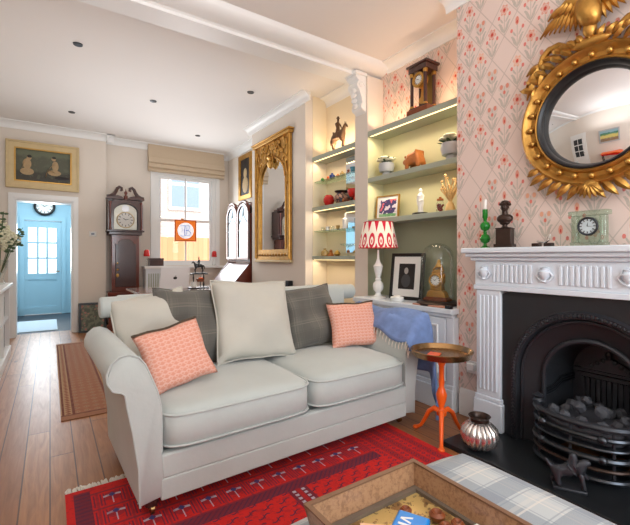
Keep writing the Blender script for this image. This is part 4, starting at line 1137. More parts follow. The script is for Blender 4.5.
# back
mb = MB()
prof = [(.62, .28), (.66, .55), (.70, .80), (.705, .88), (.73, .915), (.78, .925), (.83, .905), (.85, .86), (.835, .80), (.86, .5), (.86, .10), (.70, .10)]
mb.prism(prof, 'x', .03, LW-.03)
mb.prism([(.76+.055*math.cos(R(a)), .86+.06*math.sin(R(a))) for a in range(0, 360, 30)], 'x', -.06, LW+.10)
mb.build('back', M['sofa'], SO, bevel=.015, segs=3, ang=60)
def seat_cushion(x0, x1):
    mb = MB()
    W_, D_, H_ = x1-x0, .66, .205
    cx, cy, cz = (x0+x1)/2, -.03+D_/2, .285+H_/2
    def f(u, v, top):
        a, b = 2*u-1, 2*v-1
        # superellipse outline
        pa, pb = a, b
        mx_ = max(abs(a), abs(b)); nn_ = 7 if b < 0 else 14
        k = mx_/((abs(a)**nn_+abs(b)**nn_)**(1/nn_)) if mx_ > 1e-6 else 1
        x = cx+pa*W_/2*k; y = cy+pb*D_/2*k
        e = max(abs(a), abs(b)); edge = (1-e**8)
        crown = .028*(1-a*a)*(1-b*b)
        z = cz+(1 if top else -1)*(H_/2*(.72+.28*max(0, edge)**.5))+(crown if top else 0)-(.012*(1-b)/2 if top else 0)
        return (x, y, z)
    n = 20
    for tp in (True, False): mb.grid(lambda u, v: f(u, v, tp), n, n)
    # side wall
    loop = [(i/n, 0) for i in range(n)]+[(1, i/n) for i in range(n)]+[(1-i/n, 1) for i in range(n)]+[(0, 1-i/n) for i in range(n)]
    A = [f(u, v, True) for u, v in loop]; B = [f(u, v, False) for u, v in loop]; m_ = len(loop)
    for k in range(m_):
        k2 = (k+1) % m_; pa, pb, pc, pd = A[k], A[k2], B[k2], B[k]
        out = Vector(((loop[k][0]-.5), (loop[k][1]-.5), 0)).normalized()*.010
        mid1 = (Vector(pa)+Vector(pd))/2; mid2 = (Vector(pb)+Vector(pc))/2
        mb._f([mb._v(pa), mb._v(pb), mb._v(mid2), mb._v(mid1)]); mb._f([mb._v(mid1), mb._v(mid2), mb._v(pc), mb._v(pd)])
    o = mb.build('seat_cushion', M['sofa'], SO, ang=70)
    MB().tube([Vector(p)+Vector(((u-.5)*.006, (v-.5)*.006, 0)) for p, (u, v) in zip(A, loop)], .0055, 6, True).build('piping', M['sofa'], o)
    MB().tube([Vector(p)+Vector(((u-.5)*.006, (v-.5)*.006, 0)) for p, (u, v) in zip(B, loop)], .0055, 6, True).build('piping', M['sofa'], o)
    return o
seat_cushion(.088, .893); seat_cushion(.899, LW-.088)
# loose scatter back cushions belong to the sofa's back corners
for lx, ly, m_ in ((.06, .07, 0), (LW-.06, .10, 0), (.08, .78, 0), (LW-.08, .78, 0)):
    o = MB().lathe([(.028, .045), (.03, .06), (.022, .085), (.03, .1), (.034, .13)], (lx, ly, 0), 12).build('leg', M['dmahog'], SO)
    MB().lathe([(.0, -.012), (.022, -.008), (.022, .008), (0, .012)], (lx, ly-.012, .032), 14, 'x').tube([(lx, ly, .03), (lx, ly, .05)], .014).build('castor', M['brass'], o)

# ============================================================ cushions
def pillow(name, label, mtl, w, h, th, loc, lean=0, roll=0, yaw=0, trimm=None, group=None, pinch=.07, crease=0.0, seed=0):
    rnd = random.Random(seed); ph = [rnd.uniform(0, 6) for _ in range(6)]
    t = thing(name, label, 'cushion', loc, 0, group)
    t.rotation_euler = (Matrix.Rotation(R(yaw), 3, 'Z') @ Matrix.Rotation(R(-lean), 3, 'X') @ Matrix.Rotation(R(roll), 3, 'Y')).to_euler()
    def f(u, v, s_):
        a, b = 2*u-1, 2*v-1
        x = a*w/2*(1-pinch*(1-abs(a)*0)*(1-b*b)*abs(a)**2) ; z = b*h/2*(1-pinch*(1-a*a)*abs(b)**2)
        e = max(0, (1-a**4)*(1-b**4))**.55
        y = s_*th/2*e
        y += crease*math.sin(a*3+ph[0])*math.sin(b*4+ph[1])*e*.03
        z += .003*math.sin(a*6+ph[2])*abs(b)**3; x += .003*math.sin(b*5+ph[3])*abs(a)**3
        return (x, y, z+h/2)
    n = 22; mb = MB()
    mb.grid(lambda u, v: f(u, v, 1), n, n); mb.grid(lambda u, v: f(u, v, -1), n, n)
    mb.build('cover', mtl, t, ang=80)
    loop = [(i/n, 0) for i in range(n)]+[(1, i/n) for i in range(n)]+[(1-i/n, 1) for i in range(n)]+[(0, 1-i/n) for i in range(n)]
    if trimm:
        top = [(i/n, 1) for i in range(n+1)]
        mb = MB(); pts = [Vector(f(u, v, 0)) for u, v in top]
        mb.tube([p+Vector((0, -.004*(k % 2), .004)) for k, p in enumerate(pts)], .0065, 6)
        mb.build('braid_trim', trimm, t)
    else:
        MB().tube([Vector(f(u, v, 0)) for u, v in loop], .005, 6, True).build('piping', mtl, t)
    return t
g = 'cushions along the sofa'
pillow('scatter_cushion', 'large square cream cushion standing in the middle of the sofa', M['cushc'], .55, .53, .17, (1.10, 2.27, .500), 22, 3, 2, group=g, seed=1, crease=1)
pillow('scatter_cushion', 'grey plaid cushion between the two cream cushions', M['plaidg'], .46, .48, .14, (.73, 2.36, .500), 20, 3, 4, group=g, seed=2, crease=1)
pillow('scatter_cushion', 'cream cushion in the sofa corner behind the coral cushion', M['cushc'], .42, .47, .14, (.53, 2.35, .50), 22, -9, -6, group=g, seed=3, crease=1)
pillow('scatter_cushion', 'grey plaid cushion beside the far coral cushion', M['plaidg'], .44, .45, .14, (1.62, 2.38, .500), 20, -5, -4, group=g, seed=4, crease=1)
pillow('scatter_cushion', 'coral pink woven cushion with dark braid leaning by the near arm', M['pink'], .34, .32, .12, (.575, 2.02, .505), 26, -13, 0, M['trimf'], g, seed=5)
pillow('scatter_cushion', 'coral pink woven cushion with dark braid beside the blue throw', M['pink'], .39, .33, .12, (1.845, 2.20, .500), 22, 0, -12, M['trimf'], g, seed=6)

# ============================================================ blue throw over the right arm
mb = MB()
PATH_OLD = [(2.02, .62), (2.06, .70), (2.12, .752), (2.18, .768), (2.235, .755), (2.262, .70), (2.27, .62), (2.268, .52), (2.28, .42), (2.29, .34), (2.30, .27)]
path = [(1.965, .60), (2.01, .69), (2.06, .748), (2.12, .765), (2.175, .755), (2.205, .705), (2.215, .62), (2.218, .54), (2.225, .45), (2.235, .38), (2.24, .32)]
def thr(u, v):
    k = v*(len(path)-1); i = min(int(k), len(path)-2); f_ = k-i
    x = path[i][0]*(1-f_)+path[i+1][0]*f_; z = path[i][1]*(1-f_)+path[i+1][1]*f_
    drop = max(0, v-.45)
    length = .76+.26*min(1, v/.3)+.24*v
    sl_ = (1-u)*length; y = 2.52-sl_; ex = 0
    front = 1.853+.003*math.sin(v*14)
    if y < front: ex = front-y; y = front-.02*min(1, ex*14)
    y += .006*math.sin(v*15)*min(1, ex*8)
    y = y+.12*drop*u
    x += .020*math.sin(u*19+v*3)*drop+.016*math.sin(u*31)*drop+ex*.10
    z -= ex*(.95-.25*math.sin(v*6))
    z += .014*math.sin(u*13+1)*(1-drop)+.05*drop*math.sin(u*5+.5)
    if v < .15: z -= .025*math.sin(u*9)
    return (x+.012, y, z)
mb.grid(thr, 60, 40)
o = mb.build('throw_blanket', M['denim'], solid=.010, ang=80); tag(o, 'crumpled blue throw draped over the far arm of the sofa', 'blanket')
mb = MB()
for k in range(26): 
    p = Vector(thr(k/25, 0)); mb.tube([p, p+Vector((-.012, 0, -.025)), p+Vector((-.008, .004, -.045))], .003, 5)
mb.build('fringe', M['fringe'], o)['kind'] = 'stuff'

# ============================================================ side table
t = thing('side_table', 'round brass tray table on a bright orange turned tripod', 'table', (2.06, 1.632, 0), 0)
MB().lathe([(.018, .14), (.03, .15), (.032, .17), (.02, .185), (.016, .2), (.03, .25), (.034, .28), (.024, .31), (.015, .33), (.019, .36), (.015, .40), (.017, .46), (.026, .48), (.02, .505), (.04, .52), (0, .522)], seg=20).build('pedestal', M['orange'], t)
for k, a in enumerate((218, 98, 350)):
    ca, sa = math.cos(R(a)), math.sin(R(a))
    pp = [(.01, .17), (.05, .18), (.09, .15), (.12, .09), (.15, .04), (.185, .016)]
    MB().tube([(q*ca, q*sa, z) for q, z in pp], [.018, .017, .015, .013, .011, .014], 10).sph((.19*ca, .19*sa, .016), .016, (1.3, 1.3, .8)).build('leg', M['orange'], t)
MB().lathe([(0, .524), (.175, .524), (.18, .53), (.19, .56), (.194, .563), (.19, .566), (.183, .555), (.172, .536), (0, .534)], seg=40).build('tray_top', M['brass'], t)
o = MB().box(-.05, .05, -.035, .035, 0, .004).build('orange_card', M['orange'], smooth=False); o.location = (2.01, 1.65, .5355); o.rotation_euler = (0, 0, R(25))
tag(o, 'flat orange card lying on the brass tray table', 'card')
# silver vase
t = thing('ribbed_vase', 'squat ribbed silver glass vase standing on the hearth', 'vase', (2.09, 1.385, .031), 0)
MB().lathe([(.045, 0), (.06, .005), (.092, .035), (.105, .08), (.095, .12), (.065, .15), (.05, .158), (0, .15)], seg=72, wob=lambda a, z: .10*abs(math.sin(9*a))-.05).build('body', M['silver'], t)
MB().lathe([(.048, .155), (.052, .162), (.05, .175), (.062, .19), (.058, .193), (.044, .178), (.042, .158)], seg=30).build('neck', M['bronze'], t)

# ============================================================ FIREPLACE
t = thing('fireplace_surround', 'white fluted fireplace surround with a deep mantel shelf', 'fireplace', (XB, FY, 0), -90)
# local: x right (toward -Y), y into wall, front at negative y
o = .45
MB().box(-.725, .725, -.20, .0, 1.175, 1.21).box(-.705, .705, -.18, 0, 1.15, 1.175).box(-.68, .68, -.158, 0, 1.125, 1.15).build('mantel_shelf', M['marble'], t, bevel=.007, segs=3)
MB().box(-.655, .655, -.14, 0, .965, 1.125).box(-.66, .66, -.15, 0, .935, .965).build('frieze', M['marble'], t, bevel=.004)
for cx in (-.40, 0, .40):
    mb = MB()
    for k in range(9):
        x = cx-.116+.029*k; mb.box(x-.009, x+.009, -.149, -.14, .99, 1.10)
    mb.build('fluting', M['marble'], t, bevel=.004)
def urn(x):
    mb = MB(); mb.lathe([(.0, -.045), (.016, -.04), (.01, -.03), (.028, -.005), (.032, .02), (.02, .03), (.024, .04), (0, .05)], (x, -.147, 1.045), 14)
    for s_ in (-1, 1): mb.tube([(x+s_*.03, -.15, 1.06), (x+s_*.045, -.15, 1.04), (x+s_*.03, -.15, 1.02), (x+s_*.01, -.15, 1.01)], .006)
    mb.build('urn_carving', M['marble'], t)
for x in (-.585, -.2, .2, .585): urn(x)
for s_ in (-1, 1):
    a, b = sorted((s_*.475, s_*.645))
    p = MB().box(a, b, -.14, 0, .24, .935).build('pilaster', M['marble'], t, bevel=.004)
    mb = MB()
    for k in range(5):
        x = a+.029+.028*k; mb.box(x-.008, x+.008, -.148, -.14, .28, .90)
    mb.build('fluting', M['marble'], p, bevel=.004)
    MB().box(a-.015, b+.015, -.155, 0, .0305, .21).box(a-.008, b+.008, -.148, 0, .21, .24).build('plinth', M['marble'], t, bevel=.006)
# cast iron insert
ins = thing('cast_iron_insert', 'black cast iron arched fireplace insert with moulded rings', 'fireplace insert', (XB-.085, FY, 0), -90)
def archpath(r, cz, zb, n=28):
    return [(r, zb+(cz-zb)*i/6) for i in range(6)]+[(r*math.cos(R(180*i/n)), cz+r*math.sin(R(180*i/n))) for i in range(n+1)]+[(-r, cz-(cz-zb)*(i+1)/6) for i in range(6)]
def outerp(pts, w, top, zb, cz):
    res = []
    for x, z in pts:
        if z <= cz: res.append((math.copysign(w, x), z)); continue
        dx, dz = x, z-cz; L = math.hypot(dx, dz); dx /= L; dz /= L
        k = min(w/abs(dx) if abs(dx) > 1e-6 else 1e9, (top-cz)/dz if dz > 1e-6 else 1e9)
        res.append((dx*k, cz+dz*k))
    return res
def ringface(mb, A, ya, B, yb):
    VA = [mb._v((x, ya, z)) for x, z in A]; VB = [mb._v((x, yb, z)) for x, z in B]
    for k in range(len(A)-1): mb._f([VA[k], VA[k+1], VB[k+1], VB[k]])
a1 = archpath(.415, .44, 0); o1 = outerp(a1, .475, .94, 0, .44)
mb = MB(); ringface(mb, o1, -.035, a1, -.035); mb.build('face_plate', M['ironp'], ins, smooth=False)
a2 = archpath(.365, .44, 0); a3 = archpath(.25, .44, .05)
mb = MB(); ringface(mb, a1, -.035, archpath(.405, .44, 0), -.06); ringface(mb, archpath(.405, .44, 0), -.06, archpath(.375, .44, 0), -.055); ringface(mb, archpath(.375, .44, 0), -.055, a2, -.02)
mb.build('outer_ring', M['iron'], ins, ang=30)
mb = MB()
for k, (x, z) in enumerate(archpath(.39, .44, 0, 60)): 
    mb.sph((x, -.06, z), .010, (1, .7, 1), 8)
for z in [i*.022 for i in range(21)]:
    for s_ in (-1, 1): mb.sph((s_*.39, -.06, z), .010, (1, .7, 1), 8)
mb.build('beaded_ornament', M['steel'], ins)
mb = MB(); ringface(mb, a2, -.02, archpath(.25, .44, 0), .03); mb.build('splayed_cheek', M['ironp'], ins, ang=30)
mb = MB(); mb.tube([(x, .02, z) for x, z in archpath(.245, .44, 0)], .014); mb.tube([(x, -.022, z) for x, z in archpath(.355, .44, 0)], .008)
mb.build('inner_ring', M['iron'], ins)
# firebox
mb = MB(); fr = archpath(.245, .44, 0); bk = archpath(.20, .44, 0)
ringface(mb, fr, .03, bk, .29); mb.build('firebox_side', M['iron'], ins, ang=30)
MB().box(-.25, .25, .288, .3, 0, .75).build('fireback', M['iron'], ins, smooth=False)
mb = MB()
for k in range(11): x = -.14+.028*k; mb.box(x-.009, x+.009, .272, .288, .26, .42)
mb.box(-.17, .17, .26, .288, .43, .45).box(-.185, .185, .25, .288, .46, .475).box(-.16, .16, .262, .288, .24, .255)
mb.prism([(-.15, .475), (.15, .475), (.07, .53), (0, .56), (-.07, .53)], 'y', .262, .288)
for k in range(7): mb.sph((-.09+.03*k, .26, .50+.02*(3-abs(k-3))), .014, (1, .6, 1), 8)
mb.sph((0, .255, .58), .02, (1, .6, 1), 8)
mb.build('fluted_fireback', M['iron'], ins, smooth=False)
for s_ in (-1, 1):
    mb = MB()
    for q in range(3): mb.tube([(s_*.24, .03, .33+.014*q), (s_*.225, .10, .345+.014*q), (s_*.21, .16, .39+.014*q), (s_*.19, .27, .40+.014*q)], .0085)
    mb.build('side_moulding', M['steel'], ins)
# grate
gt = thing('fire_grate', 'bow fronted iron fire grate with polished bars', 'grate', (XB-.085, FY, 0), -90)
def bowp(a, z, d, w=.228): return (w*math.sin(R(a)), -.08-d*math.cos(R(a))**.9 if abs(a) < 89 else -.08, z)
def bow(z, d, r, m='steel', name='bar', w=.228):
    MB().tube([(-w, -.03, z)]+[bowp(a, z, d, w) for a in range(-90, 91, 10)]+[(w, -.03, z)], r, 8).build(name, M[m], gt)
for z, d, r in ((.062, .16, .013), (.16, .155, .016), (.208, .15, .009), (.258, .145, .014)): bow(z, d, r)
bow(.11, .155, .010, 'bronze', 'lower_bar')
bow(.308, .13, .018, 'iron', 'top_rail')
MB().prism([(.225*math.sin(R(a)), -.07-.13*math.cos(R(a))) for a in range(-90, 91, 10)], 'z', .0305, .045).build('ash_pan_front', M['iron'], gt, bevel=.004)
MB().prism([(.21*math.sin(R(a)), -.07-.12*math.cos(R(a))) for a in range(-90, 91, 10)]+[(.19, .26), (-.19, .26)], 'z', .185, .20).build('grate_floor', M['iron'], gt, smooth=False)
for s_ in (-1, 1):
    MB().lathe([(.017, .031), (.017, .30), (.03, .32), (.02, .335), (.03, .35), (0, .37)], (s_*.228, -.08, 0), 12).build('upright', M['iron'], gt)
for a in (-50, 0, 50):
    MB().tube([(bowp(a, 0, .135)[0], bowp(a, 0, .135)[1], z) for z in (.055, .13, .2, .30)], .008).build('brace', M['iron'], gt)
for z in (.16, .258):
    for a in (-38, 38): MB().sph(bowp(a, z, .155), .024, (1, 1, .9), 10).build('bar_knob', M['steel'], gt)
# coals
rnd = random.Random(11); base = None
spots = [(-.15, -.07), (-.07, -.12), (.02, -.13), (.11, -.11), (.16, -.04), (-.12, .02), (-.03, -.03), (.07, -.02), (.15, .06), (-.13, .12), (-.05, .10), (.05, .12), (-.02, .19), (-.12, .19), (.09, .17)]
for k, (x, y) in enumerate(spots):
    z = .205+(.045 if k in (6, 7, 10) else 0)
    wx, wy = XB-.085+y, FY-x
    if k % 5 == 0:
        mb = MB(); rr = random.Random(k)
        mb.sph((0, 0, 0), .038, (1, .85, .8), 8)
        for v in mb.bm.verts: v.co *= rr.uniform(.85, 1.18)
        base = mb.build('coal_lump', M['coal'], smooth=False); c_ = base
        c_['category'] = 'coal'; c_['group'] = 'coals in the grate'
    else:
        c_ = base.copy(); C.objects.link(c_)
    c_.location = (wx, wy, z+.08); c_.rotation_euler = (rnd.uniform(0, 3), rnd.uniform(0, 3), rnd.uniform(0, 3)); s_ = rnd.uniform(.85, 1.1); c_.scale = (s_, s_, s_)
    c_['label'] = 'dark grey lump of coal lying in the iron grate'
# bed under coals
o = MB().prism([(XB-.155-.09*math.cos(R(a)), FY-.185*math.sin(R(a))) for a in range(-90, 91, 15)]+[(XB+.165, FY-.17), (XB+.165, FY+.17)], 'z', .202, .262).build('ash_bed', M['coal'], smooth=False, bevel=.01)
tag(o, 'bed of dark ash and cinders inside the fire grate', 'ash', kind='stuff')
# hearth
o = MB().box(1.985, XB-.001, FY-.62, FY+.62, .0, .03).build('hearth_slab', M['slab'], smooth=False, bevel=.004); tag(o, 'black slate hearth slab in front of the fireplace', 'hearth')
# fire dog: small cast iron sculpture
t = thing('cast_iron_ornament', 'small dark cast iron rearing figure on the hearth before the grate', 'ornament', (2.08, .90, .031), -60)
MB().box(-.07, .07, -.035, .035, 0, .015).build('base', M['iron'], t, bevel=.004)
skin('figure', M['iron'], [(0, 0, .09, .03), (-.045, 0, .08, .028), (-.06, .015, .05, .014), (-.07, .015, .016, .012), (-.05, -.02, .05, .014), (-.04, -.02, .016, .012), (.04, 0, .115, .026), (.065, 0, .145, .018), (.09, 0, .14, .012),
     (.06, .02, .08, .011), (.08, .02, .05, .009), (.05, -.02, .07, .011), (.06, -.02, .016, .010), (-.08, 0, .10, .010), (-.10, 0, .13, .008), (.02, 0, .15, .02), (.01, 0, .18, .016)],
     [(0, 1), (1, 2), (2, 3), (1, 4), (4, 5), (0, 6), (6, 7), (7, 8), (6, 9), (9, 10), (6, 11), (11, 12), (1, 13), (13, 14), (0, 15), (15, 16)], t)

# ============================================================ convex mirror
t = thing('convex_mirror', 'round convex mirror in a gilt ball frame topped by a spread eagle', 'mirror', (XB-.002, FY, 1.93), -90)
def ringprof(name, prof, m, par=t, seg=64, ang=35):
    mb = MB(); rows = []
    for r, y in prof: rows.append([mb._v((r*math.cos(2*PI*k/seg), y, r*math.sin(2*PI*k/seg))) for k in range(seg)])
    for A, B in zip(rows, rows[1:]):
        for k in range(seg): mb._f([A[k], A[(k+1) % seg], B[(k+1) % seg], B[k]])
    return mb.build(name, m, par, ang=ang)
ringprof('gilt_frame', [(.385, 0), (.39, -.03), (.385, -.055), (.372, -.065), (.362, -.058), (.355, -.045), (.338, -.035), (.315, -.04), (.305, -.055), (.297, -.06), (.290, -.055), (.288, 0)], M['gold'])
ringprof('ebonised_slip', [(.291, -.03), (.291, -.058), (.284, -.064), (.276, -.058), (.268, -.04), (.266, -.02)], M['black'])
rs = (.268**2+.042**2)/(2*.042); mb = MB(); rows = []
for i in range(13):
    r = .268*i/12; y = -.02-(math.sqrt(rs*rs-r*r)-(rs-.042))
    rows.append([mb._v((r*math.cos(2*PI*k/48), y, r*math.sin(2*PI*k/48))) for k in range(48)] if i else [mb._v((0, y, 0))])
for A, B in zip(rows, rows[1:]):
    for k in range(48):
        if len(A) == 1: mb._f([A[0], B[(k+1) % 48], B[k]])
        else: mb._f([A[k], A[(k+1) % 48], B[(k+1) % 48], B[k]])
mb.build('convex_glass', M['mirror'], t, ang=80)
for k in range(24):
    a = 2*PI*k/24; MB().sph((.332*math.cos(a), -.05, .332*math.sin(a)), .0165, seg=12).build('gilt_ball', M['goldl'], t)
def leafblade(mb, p, d, L, W_, y=-.04, curl=.02):
    """pointed ribbed leaf from p along d in the x,z plane"""
    d = Vector((d[0], d[1])).normalized(); n = Vector((-d[1], d[0])); N = 7
    rowl, rowr, mid, bot = [], [], [], []
    for i in range(N+1):
        s_ = i/N; w = W_*math.sin(PI*min(1, s_*.92+.08))**.8*(1-.25*s_); yy = y-curl*math.sin(PI*s_)
        c = Vector(p)+d*L*s_
        mid.append(mb._v((c[0], yy-.012*(1-s_*.6), c[1]))); rowl.append(mb._v((c[0]+n[0]*w, yy+.004, c[1]+n[1]*w))); rowr.append(mb._v((c[0]-n[0]*w, yy+.004, c[1]-n[1]*w)))
        bot.append(mb._v((c[0], yy+.012, c[1])))
    for i in range(N):
        mb._f([rowl[i], rowl[i+1], mid[i+1], mid[i]]); mb._f([mid[i], mid[i+1], rowr[i+1], rowr[i]])
        mb._f([rowl[i], rowl[i+1], bot[i+1], bot[i]]); mb._f([bot[i], bot[i+1], rowr[i+1], rowr[i]])
# side scrolls at ten and two o'clock, local x negative = picture left
for s_ in (-1, 1):
    mb = MB()
    X = lambda x: s_*x
    mb.tube([(X(-a), -.05, z) for a, z in ((-.12, .385), (-.13, .43), (-.17, .455), (-.22, .45), (-.255, .42), (-.27, .38), (-.255, .355), (-.235, .365))], [.016, .018, .02, .02, .02, .018, .016, .012], 8)
    for (px_, pz_, dx, dz, L, w) in ((.26, .39, .8, -.35, .11, .022), (.27, .38, .75, -.9, .15, .022), (.29, .33, .5, -1, .15, .022), (.25, .36, .3, -1, .13, .02), (.16, .39, .9, .1, .13, .018), (.12, .39, -.6, .7, .09, .018), (.30, .26, .3, -1, .10, .016)):
        leafblade(mb, (X(px_), pz_), (X(dx), dz), L, w, -.045)
    mb.build('acanthus_scroll', M['gold'], t)
mb = MB()
for k in range(-7, 8):
    if k == 0: continue
    a = 90-k*7.5; leafblade(mb, (.385*math.cos(R(a)), .385*math.sin(R(a))), (math.cos(R(a))+.8*(1 if k > 0 else -1), math.sin(R(a))*.9), .10, .022, -.05)
mb.sph((0, -.055, .40), .05, (2.0, .6, .6), 14)
for k in range(-4, 5): leafblade(mb, (k*.035, .40), (k*.5, 1), .075, .02, -.06)
mb.build('crest_foliage', M['gold'], t)
# eagle
mb = MB(); mb.sph((0, -.09, .56), .075, (.85, .8, 1.3), 14, Matrix.Rotation(R(-15), 3, 'Y')).sph((.02, -.10, .665), .042, (.9, .9, 1), 12).lathe([(.018, 0), (.012, .03), (0, .05)], (.0, -.11, .66), 8, 'y').sph((-.0, -.07, .47), .045, (.8, .8, 1.3), 10)
mb.build('eagle_body', M['gold'], t)
for s_ in (-1, 1):
    mb = MB()
    for k in range(9):
        f_ = k/8; px_, pz_ = s_*(.03+.10*f_), .60+.05*math.sin(f_*2.2)
        ang_ = R(-112+ (1-f_)*22 - 0) ; 
        d = (s_*(-math.cos(R(100+ -62*f_))), -math.sin(R(100-62*f_)))
        d = (s_*(.15+.85*f_), -1+.25*f_)
        leafblade(mb, (px_, pz_), d, .12+.055*f_, .020, -.07+.01*f_, .015)
    for k in range(6):
        f_ = k/5; leafblade(mb, (s_*(.03+.10*f_), .615+.045*math.sin(f_*2.2)), (s_*(.3+.7*f_), -.8+.2*f_), .075+.02*f_, .020, -.088, .012)
    mb.tube([(s_*.03, -.08, .60), (s_*.07, -.085, .645), (s_*.11, -.085, .66), (s_*.145, -.08, .64), (s_*.165, -.075, .60)], [.022, .022, .02, .016, .01], 8)
    mb.build('eagle_wing', M['gold'], t)
mb = MB()
for k in range(-6, 7):
    a = 270+k*8; d = (math.cos(R(a))+.75*(k/6), math.sin(R(a)))
    leafblade(mb, (.375*math.cos(R(a)), .375*math.sin(R(a))), (math.copysign(1, k or 1)*.8+.3*math.cos(R(a)), -.45-.1*(6-abs(k))), .11 if abs(k) < 6 else .08, .024, -.05)
for k in range(-3, 4): leafblade(mb, (0, -.37), (k*.35, -1), .09, .02, -.07)
mb.sph((0, -.07, -.39), .035, (1.2, .7, 1), 10)
mb.build('base_foliage', M['gold'], t)

# ============================================================ MANTEL OBJECTS (shelf top z 1.21)
t = thing('green_candlestick', 'green bobbled glass candlestick with a white candle on the mantel', 'candlestick', (2.44, 1.575, 1.211), 0)
MB().lathe([(.03, 0), (.03, .006), (.012, .015), (.010, .03), (.026, .04), (.035, .062), (.026, .085), (.010, .095), (.013, .105), (.010, .115), (.026, .125), (.034, .148), (.026, .17), (.010, .18), (.013, .2), (.017, .205), (.017, .26), (0, .26)], seg=22).build('stem', M['green'], t)
MB().lathe([(.012, .255), (.012, .325), (0, .328)], seg=14).build('candle', M['candle'], t)
t = thing('bronze_bust', 'dark bronze classical bust on a square socle on the mantel', 'bust', (2.43, 1.43, 1.211), -75)
MB().box(-.055, .055, -.05, .05, 0, .022).box(-.045, .045, -.04, .04, .022, .118).box(-.048, .048, -.043, .043, .118, .126).build('socle', M['bronze'], t, bevel=.003)
mb = MB(); mb.lathe([(.03, .126), (.016, .135), (.014, .15), (.026, .158)], seg=14)
mb.sph((0, 0, .185), .045, (1.12, .62, .72), 16).sph((0, 0, .16), .03, (1.1, .7, .6), 12)
mb.tube([(0, 0, .2), (0, -.003, .235)], [.02, .016], 10)
mb.sph((0, -.004, .258), .028, (.82, .95, 1.15), 16).sph((0, -.032, .256), .006, (.8, 1, 1.3), 8).sph((0, -.024, .237), .010, (1, .8, .7), 8)
for s_ in (-1, 1): mb.sph((s_*.009, -.028, .265), .004).sph((s_*.024, .0, .256), .006, (.5, 1, 1.4), 8)
mb.build('bust', M['bronze'], t)
mb = MB(); rnd = random.Random(5)
for k in range(34):
    a = rnd.uniform(0, 2*PI); e = rnd.uniform(.15, 1.5)
    mb.sph((.028*math.cos(a)*math.cos(e), .003+.03*math.sin(a)*math.cos(e) if math.sin(a) > -.6 else -.022*math.cos(e), .27+.024*math.sin(e)), .0105, seg=8)
mb.build('curly_hair', M['bronze'], t)
t = thing('small_mantel_ornament', 'tiny silver figure on two dark blocks at the mantel centre left', 'ornament', (2.43, 1.185, 1.211), -90)
t['label'] = 'tiny silver figure on dark blocks between the bust and glass clock'
for x in (-.045, .025): MB().box(x-.022, x+.022, -.02, .02, 0, .022).build('block', M['bronze'], t, bevel=.004)
skin('figure', M['silver'], [(.02, 0, .03, .010), (.025, 0, .05, .009), (.03, 0, .065, .007), (.0, 0, .028, .007), (-.03, 0, .028, .006), (-.045, 0, .035, .005), (.035, 0, .075, .005)], [(0, 1), (1, 2), (0, 3), (3, 4), (4, 5), (2, 6)], t)
t = thing('glass_clock', 'clear green glass mantel clock with a round white dial', 'clock', (2.43, .95, 1.211), -90)
MB().box(-.085, .085, -.03, .03, 0, .018).build('base', M['glassg'], t, bevel=.003)
for s_ in (-1, 1):
    MB().box(s_*.068-.014, s_*.068+.014, -.02, .02, .018, .165).build('column', M['glassg'], t, bevel=.003)
MB().box(-.095, .095, -.028, .028, .165, .19).build('top', M['glassg'], t, bevel=.003)
MB().box(-.052, .052, -.01, .01, .02, .164).build('panel', M['glassg'], t, bevel=.003)
dial(t, (0, -.018, .105), .043, mat('pale blue grey dial', S(206, 220, 226), .4), M['steel'], .006, hour=(12, 16))
t = thing('framed_card', 'small pale framed card at the far right of the mantel', 'frame', (2.43, .70, 1.211), -90)
MB().box(-.03, .03, -.006, .006, 0, .07).build('frame', M['antg'], t, bevel=.003); MB().box(-.022, .022, -.009, -.0065, .01, .06).build('picture', M['needle'], t, smooth=False)
t['label'] = 'small pale framed card past the glass clock on the mantel'

# wall socket low on breast wall
t = thing('wall_socket', 'white electric socket low on the floral wallpaper', 'socket', (XB-.001, 1.72, .36), -90)
MB().box(-.05, .05, -.009, 0, -.045, .045).build('plate', M['white'], t, bevel=.004); MB().box(-.03, .03, -.04, -.009, -.02, .03).build('plug', M['white'], t, bevel=.006)

# ============================================================ ITEMS IN ALCOVE 1
# portico clock, shelf z 2.39
t = thing('portico_clock', 'dark wooden four column portico clock on the top green shelf', 'clock', (2.715, 2.35, 2.391), -90)
MB().box(-.115, .115, -.085, .085, 0, .05).build('base', M['walnut'], t, bevel=.005)
MB().box(-.10, .10, -.07, .07, .05, .065).build('plinth', M['dmahog'], t, bevel=.003)
for x in (-.075, .075):
    for y in (-.055, .055):
        c_ = MB().lathe([(.017, .065), (.015, .08), (.014, .34), (.018, .36)], (x, y, 0), 14).build('column', M['dmahog'], t)
        MB().lathe([(.019, .34), (.022, .365), (.018, .372)], (x, y, 0), 14).build('gilt_cap', M['goldl'], c_)
        MB().lathe([(.021, .065), (.02, .078), (.015, .085)], (x, y, 0), 14).build('gilt_foot', M['goldl'], c_)
MB().box(-.10, .10, -.075, .075, .372, .42).box(-.115, .115, -.088, .088, .42, .44).build('entablature', M['dmahog'], t, bevel=.004)
MB().lathe([(0, 0), (.062, 0), (.062, .05), (0, .05)], (0, .0, .30), 24, 'y').build('movement_drum', M['goldl'], t)
dial(t, (0, -.052, .30), .048, M['white'], M['goldl'], .014, hour=(9, 20))
MB().tube([(0, -.01, .24), (0, -.01, .13)], .004).lathe([(0, 0), (.03, 0), (.03, .008), (0, .008)], (0, -.01, .13), 18, 'y').prism([(-.012, .24), (.012, .24), (.025, .13), (-.025, .13)], 'y', -.004, .004).build('pendulum', M['goldl'], t)
MB().box(-.07, .07, .06, .066, .065, .372).build('back_panel', mat('olive glass back', S(120, 96, 50), .3), t, smooth=False)
